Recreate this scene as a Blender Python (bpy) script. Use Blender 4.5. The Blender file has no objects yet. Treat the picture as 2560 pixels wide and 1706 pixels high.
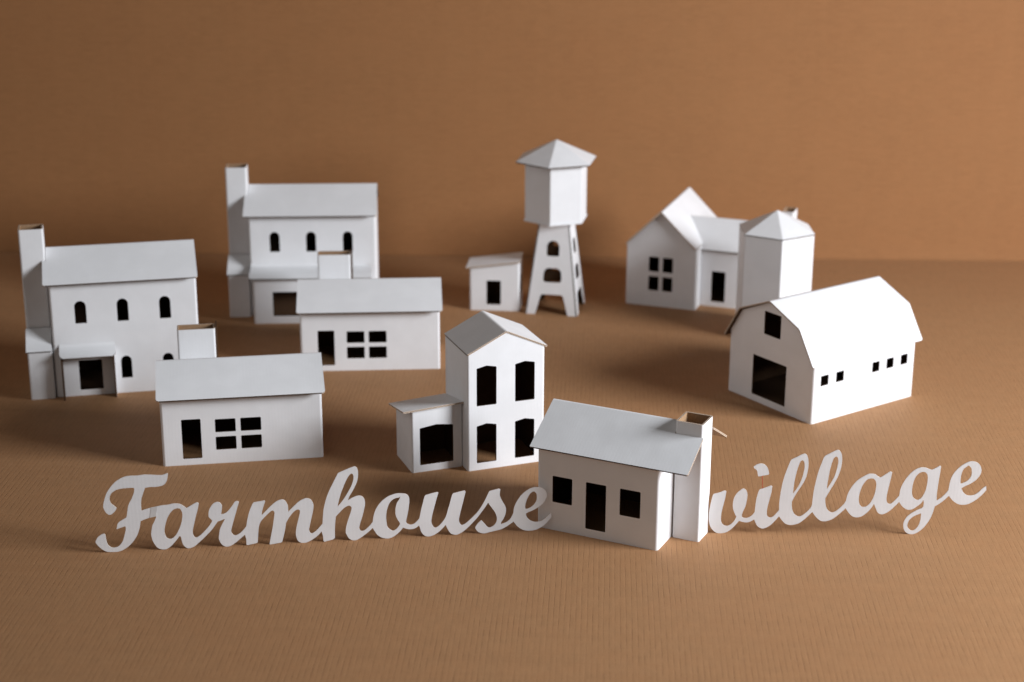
import bpy, bmesh, math
from mathutils import Vector, Matrix
from mathutils.geometry import tessellate_polygon

# ---------------------------------------------------------------- measured sizes (metres)
P = dict(f=4457.26352, pitch=0.32415, roll=0.00322, h=0.66741, cD=0.08498, cOu=0.00297, cOe=0.01010, cZe=0.07116, cZr=0.09463, cd0=0.01924,
    cd1=0.03779, cdb=0.00659, cdt=0.04722, cp0=0.05131, cp1=0.07109, cp2=0.07574, cp3=0.09560, cw0=0.01420, cw1=0.02776, cw2=0.03242, cw3=0.04595,
    ch0=0.01779, ch1=0.05534, cht=0.10944, chv=0.08826, chv2=0.10567, A_x=-0.33778, A_y=1.60061, A_a=0.16518, B_x=-0.23516, B_y=1.87753, B_a=0.06670,
    hL=0.15323, hD=0.08400, hOl=0.00514, hOr=0.00146, hOe=0.01003, hZe=0.12792, hZr=0.15586, hw0=0.02495, hw1=0.03699, hw2=0.06884, hw3=0.08072,
    hw4=0.11313, hw5=0.12501, hwb=0.08125, hwt=0.10605, kx0=-0.02715, kx1=-0.00163, kv0=0.02344, kv1=0.04550, kz=0.18020, sv=-0.00287, sz0=0.05344,
    sz1=0.07050, sx0=-0.02667, sx1=-0.00082, lw0=0.06935, lw1=0.08065, lwb=0.01693, lwt=0.04191, hRr=0.04198, C_x=-0.48735, C_y=1.79208, C_a=0.21818,
    D_x=-0.31817, D_y=2.07892, D_a=0.04832, pv=-0.03049, pz=0.05763, pzt=0.06305, pvo=-0.03615, pu0=0.00547, puo=0.00104, gw0=0.02316, gwb=0.00938,
    gwt=0.03968, kL=0.11559, kD=0.08500, kO0=0.00600, kO1=0.02609, kOe=0.00441, kZe=0.07803, kRv=0.04629, kZr=0.10645, kw0=0.01479, kw1=0.03383,
    kwb=0.02714, kwt=0.05224, kd0=0.04699, kd1=0.06619, kdb=0.00774, kdt=0.05216, kw2=0.07926, kw3=0.09856, ku0=0.11663, ku1=0.14164, kcv0=0.03265,
    kcv1=0.05822, kcz=0.11043, K_x=0.02302, K_y=1.46369, K_a=-0.44940, iW=0.12838, iL=0.15016, iH=0.06018, iZk=0.09937, iZa=0.11838, iK=0.01831,
    iOf=0.00538, iOe=0.00421, iZe=0.06360, il0=0.05232, il1=0.07733, ilb=0.07831, ilt=0.10378, id0=0.03779, id1=0.08878, idb=0.00727, idt=0.05177,
    iwb=0.03958, iwt=0.05080, ia0=0.01058, ia1=0.02176, ia2=0.03266, ia3=0.04385, ia4=0.08547, ia5=0.09632, ia6=0.10685, ia7=0.11755, ia8=0.12819,
    ia9=0.13870, I_x=0.23479, I_y=1.82321, I_a=-0.95615, jW=0.07869, jD=0.06701, jH=0.11919, jZa=0.13861, jOl=0.00050, jOr=0.00263, jOf=0.00062,
    jOb=-0.00099, j0=0.00914, j1=0.02930, j2=0.04835, j3=0.06840, jb=0.00724, jm=0.04527, jm2=0.06580, jt=0.10397, nv=0.01439, nv2=0.06574,
    nW=0.05174, nH=0.06489, nHr=0.06784, nOl=0.00888, nOf=0.00281, n0=0.00812, n1=0.04185, nb=0.00716, nt=0.04505, nrb=0.04654, J_x=-0.04208,
    J_y=1.59056, J_a=0.36104, gW=0.08937, gD=0.12592, gH=0.07917, gZa=0.12376, gOf=0.00624, gOe=-0.00112, gOb=0.00602, g0=0.02900, g1=0.04199,
    g2=0.04668, g3=0.05960, gb=0.02038, gm=0.03866, gm2=0.04476, gt=0.06361, yv=0.02397, yW=0.15000, yH=0.07322, yZ=0.10465, yRv=0.06300, yd0=0.01371,
    yd1=0.03119, ydb=0.00647, ydt=0.04568, yOe=0.00358, G_x=0.14222, G_y=2.13751, G_a=-0.34103, gq=0.02365, gcz=0.12252, gcu=0.10716, sr=0.04678,
    sH=0.12778, sZ=0.15106, H_x=0.30922, H_y=2.02002, H_a=-0.12674, tb=0.06409, tt=0.03874, tH=0.10762, eT=0.11615, eB=0.18389, er=0.04010,
    eR=0.05213, eZ=0.21285, ecz=0.18860, E_x=0.05419, E_y=2.11860, E_a=-0.19581, ephi=89.94887, ex=-0.00117, ey=-0.00017, fW=0.06185, fD=0.04500,
    fHl=0.05540, fHr=0.06437, fOl=0.00426, fOf=0.00373, f0=0.02101, f1=0.03871, fb=0.00773, ft=0.03853, fRD=0.03814, fOr=-0.00017, F_x=-0.05253,
    F_y=2.10752, F_a=-0.09559, cL=0.15500)
FO, FD = (-0.34380, 1.40753), (0.35861, 0.04532)
VO, VD = (0.18814, 1.45079), (0.16811, -0.00083)

scene = bpy.context.scene
COL = scene.collection

# ---------------------------------------------------------------- camera
cam_data = bpy.data.cameras.new('camera')
cam = bpy.data.objects.new('camera', cam_data)
COL.objects.link(cam)
th, ro = P['pitch'], P['roll']
R0 = Vector((1, 0, 0)); U0 = Vector((0, math.sin(th), math.cos(th))); F0 = Vector((0, math.cos(th), -math.sin(th)))
R1 = R0 * math.cos(ro) + U0 * math.sin(ro)
U1 = U0 * math.cos(ro) - R0 * math.sin(ro)
M = Matrix((R1, U1, -F0)).transposed().to_4x4()
M.translation = Vector((0, 0, P['h']))
cam.matrix_world = M
cam_data.sensor_fit = 'HORIZONTAL'; cam_data.sensor_width = 36.0
cam_data.lens = P['f'] / 2560.0 * 36.0
cam_data.clip_start = 0.02; cam_data.clip_end = 50.0
cam_data.dof.use_dof = True
cam_data.dof.focus_distance = 1.60
cam_data.dof.aperture_fstop = 5.4
cam_data.dof.aperture_blades = 0
scene.camera = cam

# ---------------------------------------------------------------- world (dim room) and the window light
world = bpy.data.worlds.new('World'); scene.world = world; world.use_nodes = True
nt_w = world.node_tree
bg = nt_w.nodes['Background']
# the room: almost dark, with a pale wall far to the left giving some light back
def lobe(direction, power, gain):
    dp = nt_w.nodes.new('ShaderNodeVectorMath'); dp.operation = 'DOT_PRODUCT'
    nt_w.links.new(room_co.outputs['Generated'], dp.inputs[0]); dp.inputs[1].default_value = direction
    out = dp.outputs['Value']
    for op, v in (('MAXIMUM', 0.0), ('POWER', power), ('MULTIPLY', gain)):
        m = nt_w.nodes.new('ShaderNodeMath'); m.operation = op; m.inputs[1].default_value = v
        nt_w.links.new(out, m.inputs[0]); out = m.outputs[0]
    return out
room_co = nt_w.nodes.new('ShaderNodeTexCoord')
add = nt_w.nodes.new('ShaderNodeMath'); add.operation = 'ADD'
nt_w.links.new(lobe((-0.96, -0.10, 0.25), 3.0, 0.52), add.inputs[0])
nt_w.links.new(lobe((-0.70, -0.70, 0.20), 3.0, 0.06), add.inputs[1])
add2 = nt_w.nodes.new('ShaderNodeMath'); add2.operation = 'ADD'
nt_w.links.new(add.outputs[0], add2.inputs[0])
nt_w.links.new(lobe((0.0, -0.95, 0.30), 3.0, 0.08), add2.inputs[1])  # added soft fill from the front, brightens the lettering and facades
nt_w.links.new(add2.outputs[0], bg.inputs['Strength'])
bg.inputs['Color'].default_value = (1.0, 0.955, 0.92, 1)

win = bpy.data.lights.new('window_light', 'AREA')
win.shape = 'RECTANGLE'; win.size = 0.85; win.size_y = 0.70
win.energy = 33.5; win.spread = math.radians(125)
win.color = (0.925, 0.955, 1.0)
win_o = bpy.data.objects.new('window_light', win); COL.objects.link(win_o)
win_o.location = (1.80, 0.98, 0.80)
win_o.rotation_euler = (Vector((0.15, 1.55, 0.0)) - win_o.location).to_track_quat('-Z', 'Y').to_euler()

vs = scene.view_settings
vs.view_transform = 'Standard'; vs.look = 'None'; vs.exposure = 0.0; vs.gamma = 1.0; vs.use_curve_mapping = False

# ---------------------------------------------------------------- materials
def new_mat(name):
    m = bpy.data.materials.new(name); m.use_nodes = True
    nt = m.node_tree; b = nt.nodes['Principled BSDF']
    return m, nt, b
def N(nt, typ, **kw):
    n = nt.nodes.new(typ)
    for k, v in kw.items(): setattr(n, k, v)
    return n
def math_n(nt, op, a, b=None, clamp=False):
    n = nt.nodes.new('ShaderNodeMath'); n.operation = op; n.use_clamp = clamp
    for i, v in enumerate((a, b)):
        if v is None: continue
        if isinstance(v, (int, float)): n.inputs[i].default_value = v
        else: nt.links.new(v, n.inputs[i])
    return n.outputs[0]
def noise(nt, vec, scale, detail=2.0, rough=0.55):
    n = N(nt, 'ShaderNodeTexNoise'); n.inputs['Scale'].default_value = scale
    n.inputs['Detail'].default_value = detail; n.inputs['Roughness'].default_value = rough
    nt.links.new(vec, n.inputs['Vector']); return n.outputs['Fac']
def mapping(nt, vec, scale=(1, 1, 1), rot=(0, 0, 0)):
    n = N(nt, 'ShaderNodeMapping'); n.inputs['Scale'].default_value = scale; n.inputs['Rotation'].default_value = rot
    nt.links.new(vec, n.inputs['Vector']); return n.outputs[0]
def mix(nt, fac, a, b):
    n = N(nt, 'ShaderNodeMix'); n.data_type = 'RGBA'
    if isinstance(fac, (int, float)): n.inputs[0].default_value = fac
    else: nt.links.new(fac, n.inputs[0])
    for i, v in ((6, a), (7, b)):
        if isinstance(v, tuple): n.inputs[i].default_value = v
        else: nt.links.new(v, n.inputs[i])
    return n.outputs[2]
def ramp(nt, fac, lo, hi):
    n = N(nt, 'ShaderNodeMapRange'); n.inputs[1].default_value = lo; n.inputs[2].default_value = hi
    n.interpolation_type = 'SMOOTHSTEP'
    nt.links.new(fac, n.inputs[0]); return n.outputs[0]

def white_card():
    m, nt, b = new_mat('white_card')
    tc = N(nt, 'ShaderNodeTexCoord').outputs['Object']
    n1 = noise(nt, tc, 30, 3); n2 = noise(nt, tc, 420, 3, 0.65)
    c = mix(nt, ramp(nt, n1, 0.35, 0.7), (0.780, 0.785, 0.798, 1), (0.818, 0.823, 0.838, 1))
    c = mix(nt, math_n(nt, 'MULTIPLY', ramp(nt, n2, 0.55, 0.8), 0.25), c, (0.73, 0.72, 0.705, 1))
    nt.links.new(c, b.inputs['Base Color'])
    b.inputs['Roughness'].default_value = 0.62
    b.inputs['Specular IOR Level'].default_value = 0.35
    sp = N(nt, 'ShaderNodeSeparateXYZ'); nt.links.new(tc, sp.inputs[0])
    wv = math_n(nt, 'SINE', math_n(nt, 'ADD', math_n(nt, 'MULTIPLY', sp.outputs[0], 2 * math.pi / 0.0032), math_n(nt, 'MULTIPLY', n1, 9.0)))
    n3 = noise(nt, tc, 900, 2); n4 = noise(nt, tc, 26, 2)
    h = math_n(nt, 'ADD', math_n(nt, 'MULTIPLY', n3, 0.22), math_n(nt, 'MULTIPLY', n4, 2.2))
    h = math_n(nt, 'ADD', h, math_n(nt, 'MULTIPLY', wv, 0.035))
    bp = N(nt, 'ShaderNodeBump'); bp.inputs['Strength'].default_value = 0.3; bp.inputs['Distance'].default_value = 0.0006
    nt.links.new(h, bp.inputs['Height']); nt.links.new(bp.outputs[0], b.inputs['Normal'])
    return m

def kraft_plain(name='kraft_card_shaded', base=(0.27, 0.145, 0.075)):
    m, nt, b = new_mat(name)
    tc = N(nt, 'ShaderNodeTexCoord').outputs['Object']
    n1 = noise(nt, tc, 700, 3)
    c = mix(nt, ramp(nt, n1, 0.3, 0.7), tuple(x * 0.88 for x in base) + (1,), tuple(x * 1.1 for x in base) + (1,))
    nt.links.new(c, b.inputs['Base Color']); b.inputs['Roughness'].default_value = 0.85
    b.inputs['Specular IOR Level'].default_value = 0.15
    return m

def kraft_flute():
    # the cut edge of corrugated card: two liners with the wavy flute and its hollows between them
    m, nt, b = new_mat('corrugated_edge')
    uv = N(nt, 'ShaderNodeUVMap').outputs[0]
    sx = N(nt, 'ShaderNodeSeparateXYZ'); nt.links.new(uv, sx.inputs[0])
    u, v = sx.outputs[0], sx.outputs[1]
    s = math_n(nt, 'SINE', math_n(nt, 'MULTIPLY', u, 2 * math.pi / 0.0032))
    w = math_n(nt, 'ABSOLUTE', math_n(nt, 'SUBTRACT', math_n(nt, 'SUBTRACT', v, 0.5), math_n(nt, 'MULTIPLY', s, 0.30)))
    fl = math_n(nt, 'LESS_THAN', w, 0.20)
    li = math_n(nt, 'GREATER_THAN', math_n(nt, 'ABSOLUTE', math_n(nt, 'SUBTRACT', v, 0.5)), 0.31)
    pap = math_n(nt, 'MAXIMUM', fl, li)
    c = mix(nt, pap, (0.07, 0.042, 0.026, 1), (0.64, 0.51, 0.40, 1))
    nt.links.new(c, b.inputs['Base Color']); b.inputs['Roughness'].default_value = 0.9
    b.inputs['Specular IOR Level'].default_value = 0.1
    return m

def kraft_sheet(name, ribrot, period, base, groove, upright=False, mott=1.0):
    # big kraft sheet with the flutes of the board printing through as fine broken creases
    m, nt, b = new_mat(name)
    tc = N(nt, 'ShaderNodeTexCoord').outputs['Object']
    if upright:                                   # ribs run level along the standing sheet
        sp = N(nt, 'ShaderNodeSeparateXYZ'); nt.links.new(tc, sp.inputs[0])
        cb = N(nt, 'ShaderNodeCombineXYZ')
        for o_, i_ in ((2, 0), (0, 1), (1, 2)): nt.links.new(sp.outputs[o_], cb.inputs[i_])
        tc = cb.outputs[0]
    rc = mapping(nt, tc, (1, 1, 1), ribrot)
    sx = N(nt, 'ShaderNodeSeparateXYZ'); nt.links.new(rc, sx.inputs[0])
    wob = noise(nt, mapping(nt, rc, (120, 9, 120)), 1.0, 2)
    x = math_n(nt, 'ADD', sx.outputs[0], math_n(nt, 'MULTIPLY', math_n(nt, 'SUBTRACT', wob, 0.5), period * 0.45))
    fr = math_n(nt, 'FRACT', math_n(nt, 'DIVIDE', x, period))
    d = math_n(nt, 'ABSOLUTE', math_n(nt, 'SUBTRACT', fr, 0.5))          # 0 at crease
    crease = math_n(nt, 'SUBTRACT', 1.0, ramp(nt, d, 0.0, 0.12))
    brk = ramp(nt, noise(nt, mapping(nt, rc, (270, 70, 270)), 1.0, 3, 0.65), 0.30, 0.66)
    patch = ramp(nt, noise(nt, rc, 16, 3), 0.38, 0.62)
    k = math_n(nt, 'MULTIPLY', crease, math_n(nt, 'MULTIPLY', brk, math_n(nt, 'ADD', 0.45, math_n(nt, 'MULTIPLY', patch, 0.55))))
    fib = noise(nt, mapping(nt, rc, (900, 420, 600)), 1.0, 3, 0.6)
    tone = noise(nt, mapping(nt, rc, (1.0 / period, 48, 1.0 / period)), 1.0, 3, 0.6)      # each rib a little lighter or darker along its run
    blot = noise(nt, rc, 55, 4, 0.6)
    big = noise(nt, rc, 4.5, 3, 0.5)
    c = mix(nt, ramp(nt, tone, 0.3, 0.7), tuple(t * (1 - 0.07 * mott) for t in base) + (1,), tuple(t * (1 + 0.06 * mott) for t in base) + (1,))
    c = mix(nt, math_n(nt, 'MULTIPLY', ramp(nt, blot, 0.35, 0.7), 0.35 * mott), c, (base[0] * 1.05, base[1] * 0.97, base[2] * 0.92, 1))
    c = mix(nt, math_n(nt, 'MULTIPLY', ramp(nt, fib, 0.35, 0.75), 0.40), c, tuple(t * f for t, f in zip(base, (1.24, 1.26, 1.28))) + (1,))
    c = mix(nt, math_n(nt, 'MULTIPLY', ramp(nt, big, 0.35, 0.65), 0.14), c, (base[0] * 1.04, base[1] * 0.92, base[2] * 0.88, 1))
    band = noise(nt, mapping(nt, rc, (2.5, 95, 2.5)), 1.0, 3, 0.6)                          # faint roller bands across the ribs
    c = mix(nt, math_n(nt, 'MULTIPLY', ramp(nt, band, 0.40, 0.66), 0.13 * mott), c, tuple(t * f for t, f in zip(base, (0.80, 0.77, 0.74))) + (1,))
    c = mix(nt, math_n(nt, 'MULTIPLY', k, groove), c, tuple(t * f for t, f in zip(base, (0.42, 0.36, 0.33))) + (1,))
    nt.links.new(c, b.inputs['Base Color'])
    b.inputs['Roughness'].default_value = 0.72
    b.inputs['Specular IOR Level'].default_value = 0.25
    wave = math_n(nt, 'COSINE', math_n(nt, 'MULTIPLY', fr, 2 * math.pi))
    h = math_n(nt, 'ADD', math_n(nt, 'MULTIPLY', wave, 0.04), math_n(nt, 'MULTIPLY', fib, 0.5))
    h = math_n(nt, 'SUBTRACT', h, math_n(nt, 'MULTIPLY', k, 0.9))
    bp = N(nt, 'ShaderNodeBump'); bp.inputs['Strength'].default_value = 0.5; bp.inputs['Distance'].default_value = 0.00035
    nt.links.new(h, bp.inputs['Height']); nt.links.new(bp.outputs[0], b.inputs['Normal'])
    return m

def plain(name, col, rough=0.6):
    m, nt, b = new_mat(name)
    tc = N(nt, 'ShaderNodeTexCoord').outputs['Object']
    c = mix(nt, noise(nt, tc, 40, 3), tuple(x * 0.8 for x in col) + (1,), tuple(x * 1.2 for x in col) + (1,))
    nt.links.new(c, b.inputs['Base Color']); b.inputs['Roughness'].default_value = rough
    return m

WHITE = white_card()
KRAFT_SHADED = kraft_plain('kraft_card_shaded', (0.075, 0.040, 0.021))  # same card as the chimney lining, with interior shade put into its colour
TAN = kraft_plain('kraft_chimney_lining', (0.36, 0.225, 0.13))
FLUTE = kraft_flute()
CUT = kraft_plain('cut_paper_edge', (0.70, 0.60, 0.52))
GROUND = kraft_sheet('kraft_ground', (0, 0, math.radians(3.0)), 0.0045, (0.368, 0.197, 0.093), 0.42)
BACK = kraft_sheet('kraft_backdrop', (0, 0, 0), 0.0045, (0.355, 0.167, 0.067), 0.75, upright=True, mott=0.55)
MATS = [WHITE, KRAFT_SHADED, FLUTE, CUT, TAN]
T = 0.0016                      # thickness of the card
W_, K_, F_, C_, N_ = 0, 1, 2, 3, 4      # material slots

# ---------------------------------------------------------------- mesh helpers
def tag(o, label=None, cat=None, group=None, kind=None):
    if label: o['label'] = label
    if cat: o['category'] = cat
    if group: o['group'] = group
    if kind: o['kind'] = kind
    return o
def thing(name, loc, rz, label, cat, group=None):
    o = bpy.data.objects.new(name, None); COL.objects.link(o)
    o.empty_display_size = 0.02
    o.location = (loc[0], loc[1], 0.0); o.rotation_euler = (0, 0, rz)
    return tag(o, label, cat, group)
def link(name, bm, parent, mats=MATS, smooth=None):
    bmesh.ops.remove_doubles(bm, verts=bm.verts, dist=2e-6)
    me = bpy.data.meshes.new(name); bm.to_mesh(me); bm.free()
    for m in mats: me.materials.append(m)
    o = bpy.data.objects.new(name, me); COL.objects.link(o)
    o.parent = parent
    return o
def rounded(poly, r, n=3, only=None):
    out = []; k = len(poly)
    for i in range(k):
        a, b, c = Vector(poly[i - 1]), Vector(poly[i]), Vector(poly[(i + 1) % k])
        ri = r if only is None else only.get(i, 0.0)
        if ri <= 0: out.append(tuple(b)); continue
        d1 = (a - b).normalized(); d2 = (c - b).normalized()
        ang = d1.angle(d2)
        tl = min(ri / math.tan(ang / 2), (a - b).length * .49, (c - b).length * .49)
        p1, p2 = b + d1 * tl, b + d2 * tl
        for j in range(n + 1):
            t = j / n
            out.append(tuple((1 - t) ** 2 * p1 + 2 * t * (1 - t) * b + t * t * p2))
    return out
def rect(a0, a1, b0, b1): return [(a0, b0), (a1, b0), (a1, b1), (a0, b1)]
def arch(a0, a1, b0, b1, n=8):
    r = (a1 - a0) / 2; cx = (a0 + a1) / 2
    return [(a0, b0), (a1, b0)] + [(cx + r * math.cos(math.pi * i / n), b1 - r + r * math.sin(math.pi * i / n)) for i in range(n + 1)]
def peak(a0, a1, b0, b1, dp):
    return [(a0, b0), (a1, b0), (a1, b1), ((a0 + a1) / 2, b1 + dp), (a0, b1)]
def face(bm, pts, mat, smooth=False, uv=None):
    try: f = bm.faces.new([bm.verts.new(p) for p in pts])
    except ValueError: return None
    f.material_index = mat; f.smooth = smooth
    if uv:
        ul = bm.loops.layers.uv.verify()
        for l, q in zip(f.loops, uv): l[ul].uv = q
    return f
def strip(bm, outer, inner, closed, mat, flip=False):
    # ribbon between two point lists, with flute coordinates along the edge
    n = len(outer); s = 0.0
    for i in range(n if closed else n - 1):
        j = (i + 1) % n
        l = (Vector(outer[j]) - Vector(outer[i])).length
        q = [outer[i], outer[j], inner[j], inner[i]]; uv = [(s, 1), (s + l, 1), (s + l, 0), (s, 0)]
        if flip: q.reverse(); uv.reverse()
        face(bm, q, mat, uv=uv); s += l
def sheet(bm, outline, holes, fo, fi, mo=W_, mi=K_):
    # flat piece with holes: outline in 2-D, fo / fi map 2-D to the outer and inner face
    loops = [outline] + holes
    flat = [q for l in loops for q in l]
    for tri in tessellate_polygon([[Vector((x, y, 0)) for x, y in l] for l in loops]):
        a, b, c = (flat[i] for i in tri)
        area = (b[0] - a[0]) * (c[1] - a[1]) - (c[0] - a[0]) * (b[1] - a[1])
        if abs(area) < 1e-13: continue
        if area < 0: b, c = c, b
        face(bm, [fo(*a), fo(*b), fo(*c)], mo)
        face(bm, [fi(*a), fi(*c), fi(*b)], mi)

class Shell:
    """Box of folded card. corners run anticlockwise seen from above; every wall is (top profile, openings)."""
    def __init__(s, parent, corners, walls, r=0.0026, t=T, z0=0.0, name='wall', top_mat=F_, inside=K_):
        bm = bmesh.new(); bm.loops.layers.uv.verify()
        k = len(corners); P2 = [Vector(c) for c in corners]
        dirs = [(P2[(i + 1) % k] - P2[i]).normalized() for i in range(k)]
        nor = [Vector((d.y, -d.x)) for d in dirs]
        tl = []; turn = []
        for i in range(k):
            a = dirs[i - 1].angle_signed(dirs[i]); a = abs(a); turn.append(a); tl.append(r * math.tan(a / 2))
        reveals = []
        hts = []
        for i in range(k):
            L = (P2[(i + 1) % k] - P2[i]).length
            top, holes = walls[i]
            if isinstance(top, (int, float)): top = [(0, top), (L, top)]
            s0, s1 = tl[i], L - tl[(i + 1) % k]
            def zt(x, top=top):
                for (xa, za), (xb, zb) in zip(top, top[1:]):
                    if x <= xb + 1e-9: return za + (zb - za) * (x - xa) / (xb - xa)
                return top[-1][1]
            hts.append((zt(s0), zt(s1)))
            mid = [q for q in top if s0 + 1e-6 < q[0] < s1 - 1e-6]
            out = [(s0, z0), (s1, z0), (s1, zt(s1))] + mid[::-1] + [(s0, zt(s0))]
            fo = lambda x, z, i=i: (*(P2[i] + dirs[i] * x), z)
            fi = lambda x, z, i=i: (*(P2[i] + dirs[i] * x - nor[i] * t), z)
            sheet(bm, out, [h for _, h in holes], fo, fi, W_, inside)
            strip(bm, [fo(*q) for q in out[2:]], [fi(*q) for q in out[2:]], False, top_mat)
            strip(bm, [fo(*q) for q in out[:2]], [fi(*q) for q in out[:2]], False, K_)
            for nm, h in holes: reveals.append((nm, [fo(*q) for q in h], [fi(*q) for q in h]))
        for i in range(k):                       # rounded folds at the corners
            c = P2[i] + dirs[i] * tl[i] - nor[i] * r
            a0 = math.atan2(nor[i - 1].y, nor[i - 1].x); m = 7
            ht = (hts[i - 1][1] + hts[i][0]) / 2
            po = []; pi_ = []
            for j in range(m + 1):
                a = a0 + turn[i] * j / m; e = Vector((math.cos(a), math.sin(a)))
                po.append(c + e * r); pi_.append(c + e * (r - t))
            h0, h1 = hts[i - 1][1], hts[i][0]
            hh = [h0 + (h1 - h0) * j / m for j in range(m + 1)]
            for j in range(m):
                face(bm, [(*po[j], z0), (*po[j + 1], z0), (*po[j + 1], hh[j + 1]), (*po[j], hh[j])], W_)
                face(bm, [(*pi_[j + 1], z0), (*pi_[j], z0), (*pi_[j], hh[j]), (*pi_[j + 1], hh[j + 1])], inside)
            strip(bm, [(*po[j], hh[j]) for j in range(m + 1)][::-1], [(*pi_[j], hh[j]) for j in range(m + 1)][::-1], False, top_mat)
        s.obj = link(name, bm, parent)
        for nm, o, i_ in reveals: reveal(nm, o, i_, s.obj)

def reveal(name, outer, inner, parent):
    """Cut edge of an opening: the raw card showing all round the hole."""
    bm = bmesh.new(); bm.loops.layers.uv.verify()
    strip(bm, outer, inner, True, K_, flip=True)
    return link(name, bm, parent)

def fillet(prof, r, n=6):
    out = [prof[0]]
    for i in range(1, len(prof) - 1):
        a, b, c = Vector(prof[i - 1]), Vector(prof[i]), Vector(prof[i + 1])
        d1 = (a - b).normalized(); d2 = (c - b).normalized()
        p1, p2 = b + d1 * r, b + d2 * r
        for j in range(n + 1):
            t = j / n; out.append(tuple((1 - t) ** 2 * p1 + 2 * t * (1 - t) * b + t * t * p2))
    out.append(prof[-1]); return out

def roof(parent, prof, e0, e1, swap=False, t=T, corner=0.0025, fold=0.0022, notch=None, name='roof', bottom=K_):
    """Folded sheet: prof = outer line (a, z) from eave over the ridge to the other eave, run along the other axis.
    notch = (end, edge, a0, a1): bite out of one end so that a chimney stands in it."""
    bm = bmesh.new(); bm.loops.layers.uv.verify()
    mp = (lambda a, e, z: (a, e, z)) if swap else (lambda a, e, z: (e, a, z))
    pts = [Vector(q) for q in fillet(prof, fold)]
    m = len(pts)
    d = [(pts[i + 1] - pts[i]).normalized() for i in range(m - 1)]
    nr = [Vector((-q.y, q.x)) for q in d]                         # outward (up) when a runs left to right
    inn = []
    for i in range(m):
        if i == 0: v = nr[0]
        elif i == m - 1: v = nr[-1]
        else:
            v = (nr[i - 1] + nr[i]).normalized(); v = v / max(0.3, v.dot(nr[i]))
        inn.append(pts[i] - v * t)
    dist = [0.0]
    for i in range(m - 1): dist.append(dist[-1] + (pts[i + 1] - pts[i]).length)
    # ends of the strip at every station (with rounded eave corners and the notch)
    def span(a, i):
        lo, hi = e0, e1
        if notch and notch[2] - 1e-9 <= a <= notch[3] + 1e-9:
            if notch[0] == 'hi': hi = notch[1]
            else: lo = notch[1]
        return lo, hi
    stations = []
    for i in range(m - 1):
        L = (pts[i + 1] - pts[i]).length
        ts = [0.0, 1.0]
        if i == 0: ts += [corner * x / L for x in (0.04, 0.13, 0.3, 0.55, 1.0)]
        if i == m - 2: ts += [1 - corner * x / L for x in (0.04, 0.13, 0.3, 0.55, 1.0)]
        if notch:
            for a in notch[2:]:
                tt = (a - pts[i].x) / (pts[i + 1].x - pts[i].x)
                if 0.001 < tt < 0.999: ts += [tt - 1e-5, tt + 1e-5]
        ts = sorted(set(ts))
        for t_ in ts:
            if i and t_ == 0.0: continue
            stations.append((pts[i].lerp(pts[i + 1], t_), inn[i].lerp(inn[i + 1], t_), dist[i] + t_ * L))
    total = dist[-1]; rows = []
    for po, pi_, s in stations:
        lo, hi = span(po.x, 0)
        q = min(s, total - s)
        ins = 0.0
        if q < corner: ins = corner - math.sqrt(max(0.0, corner ** 2 - (corner - q) ** 2))
        lo += ins; hi -= ins
        rows.append((mp(po.x, lo, po.y), mp(po.x, hi, po.y), mp(pi_.x, lo, pi_.y), mp(pi_.x, hi, pi_.y), s))
    def q4(p, mat, uv=None, smooth=False):
        if swap: p = p[::-1]; uv = uv[::-1] if uv else None
        face(bm, p, mat, smooth, uv)
    for (a, b, c, e, s), (a2, b2, c2, e2, s2) in zip(rows, rows[1:]):
        cur = False
        q4([a, b, b2, a2], W_, None, cur)
        q4([c, c2, e2, e], bottom, None, cur)
        q4([a, a2, c2, c], F_, [(s, 1), (s2, 1), (s2, 0), (s, 0)])
        q4([b, e, e2, b2], F_, [(s, 1), (s, 0), (s2, 0), (s2, 1)])
    a, b, c, e, s = rows[0]; q4([a, c, e, b], K_)
    a, b, c, e, s = rows[-1]; q4([a, b, e, c], K_)
    return link(name, bm, parent)

def profile_z(prof, a, t=T):
    """underside height of a roof at a"""
    best = None
    for (x0, z0), (x1, z1) in zip(prof, prof[1:]):
        if min(x0, x1) - 1e-9 <= a <= max(x0, x1) + 1e-9:
            sl = math.atan2(z1 - z0, x1 - x0)
            return z0 + (z1 - z0) * (a - x0) / (x1 - x0) - t / math.cos(sl) - 0.0003
    return prof[0][1] - t

def tube(parent, u0, u1, v0, v1, z0, z1, name='chimney', r=0.0020):
    return Shell(parent, [(u0, v0), (u1, v0), (u1, v1), (u0, v1)], [(z1, []), (z1, []), (z1, []), (z1, [])], r=r, z0=z0, name=name, inside=N_).obj

def gable(prof, L, off=0.0):
    """top profile of a wall of length L that runs under the roof profile"""
    xs = [0.0] + [a - off for a, z in prof if 0 < a - off < L] + [L]
    return [(x, profile_z(prof, x + off)) for x in xs]
def flip_gable(g, L): return [(L - x, z) for x, z in g[::-1]]


# ---------------------------------------------------------------- setting
def big_sheet(name, pts, t, mat, kind='structure'):
    bm = bmesh.new()
    f = bm.faces.new([bm.verts.new(p) for p in pts])
    bm.normal_update(); n = f.normal.copy()
    r = bmesh.ops.extrude_face_region(bm, geom=[f])
    vv = [g for g in r['geom'] if isinstance(g, bmesh.types.BMVert)]
    bmesh.ops.translate(bm, verts=vv, vec=-n * t)
    bmesh.ops.recalc_face_normals(bm, faces=bm.faces)
    me = bpy.data.meshes.new(name); bm.to_mesh(me); bm.free(); me.materials.append(mat)
    o = bpy.data.objects.new(name, me); COL.objects.link(o)
    return tag(o, kind=kind)

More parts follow.
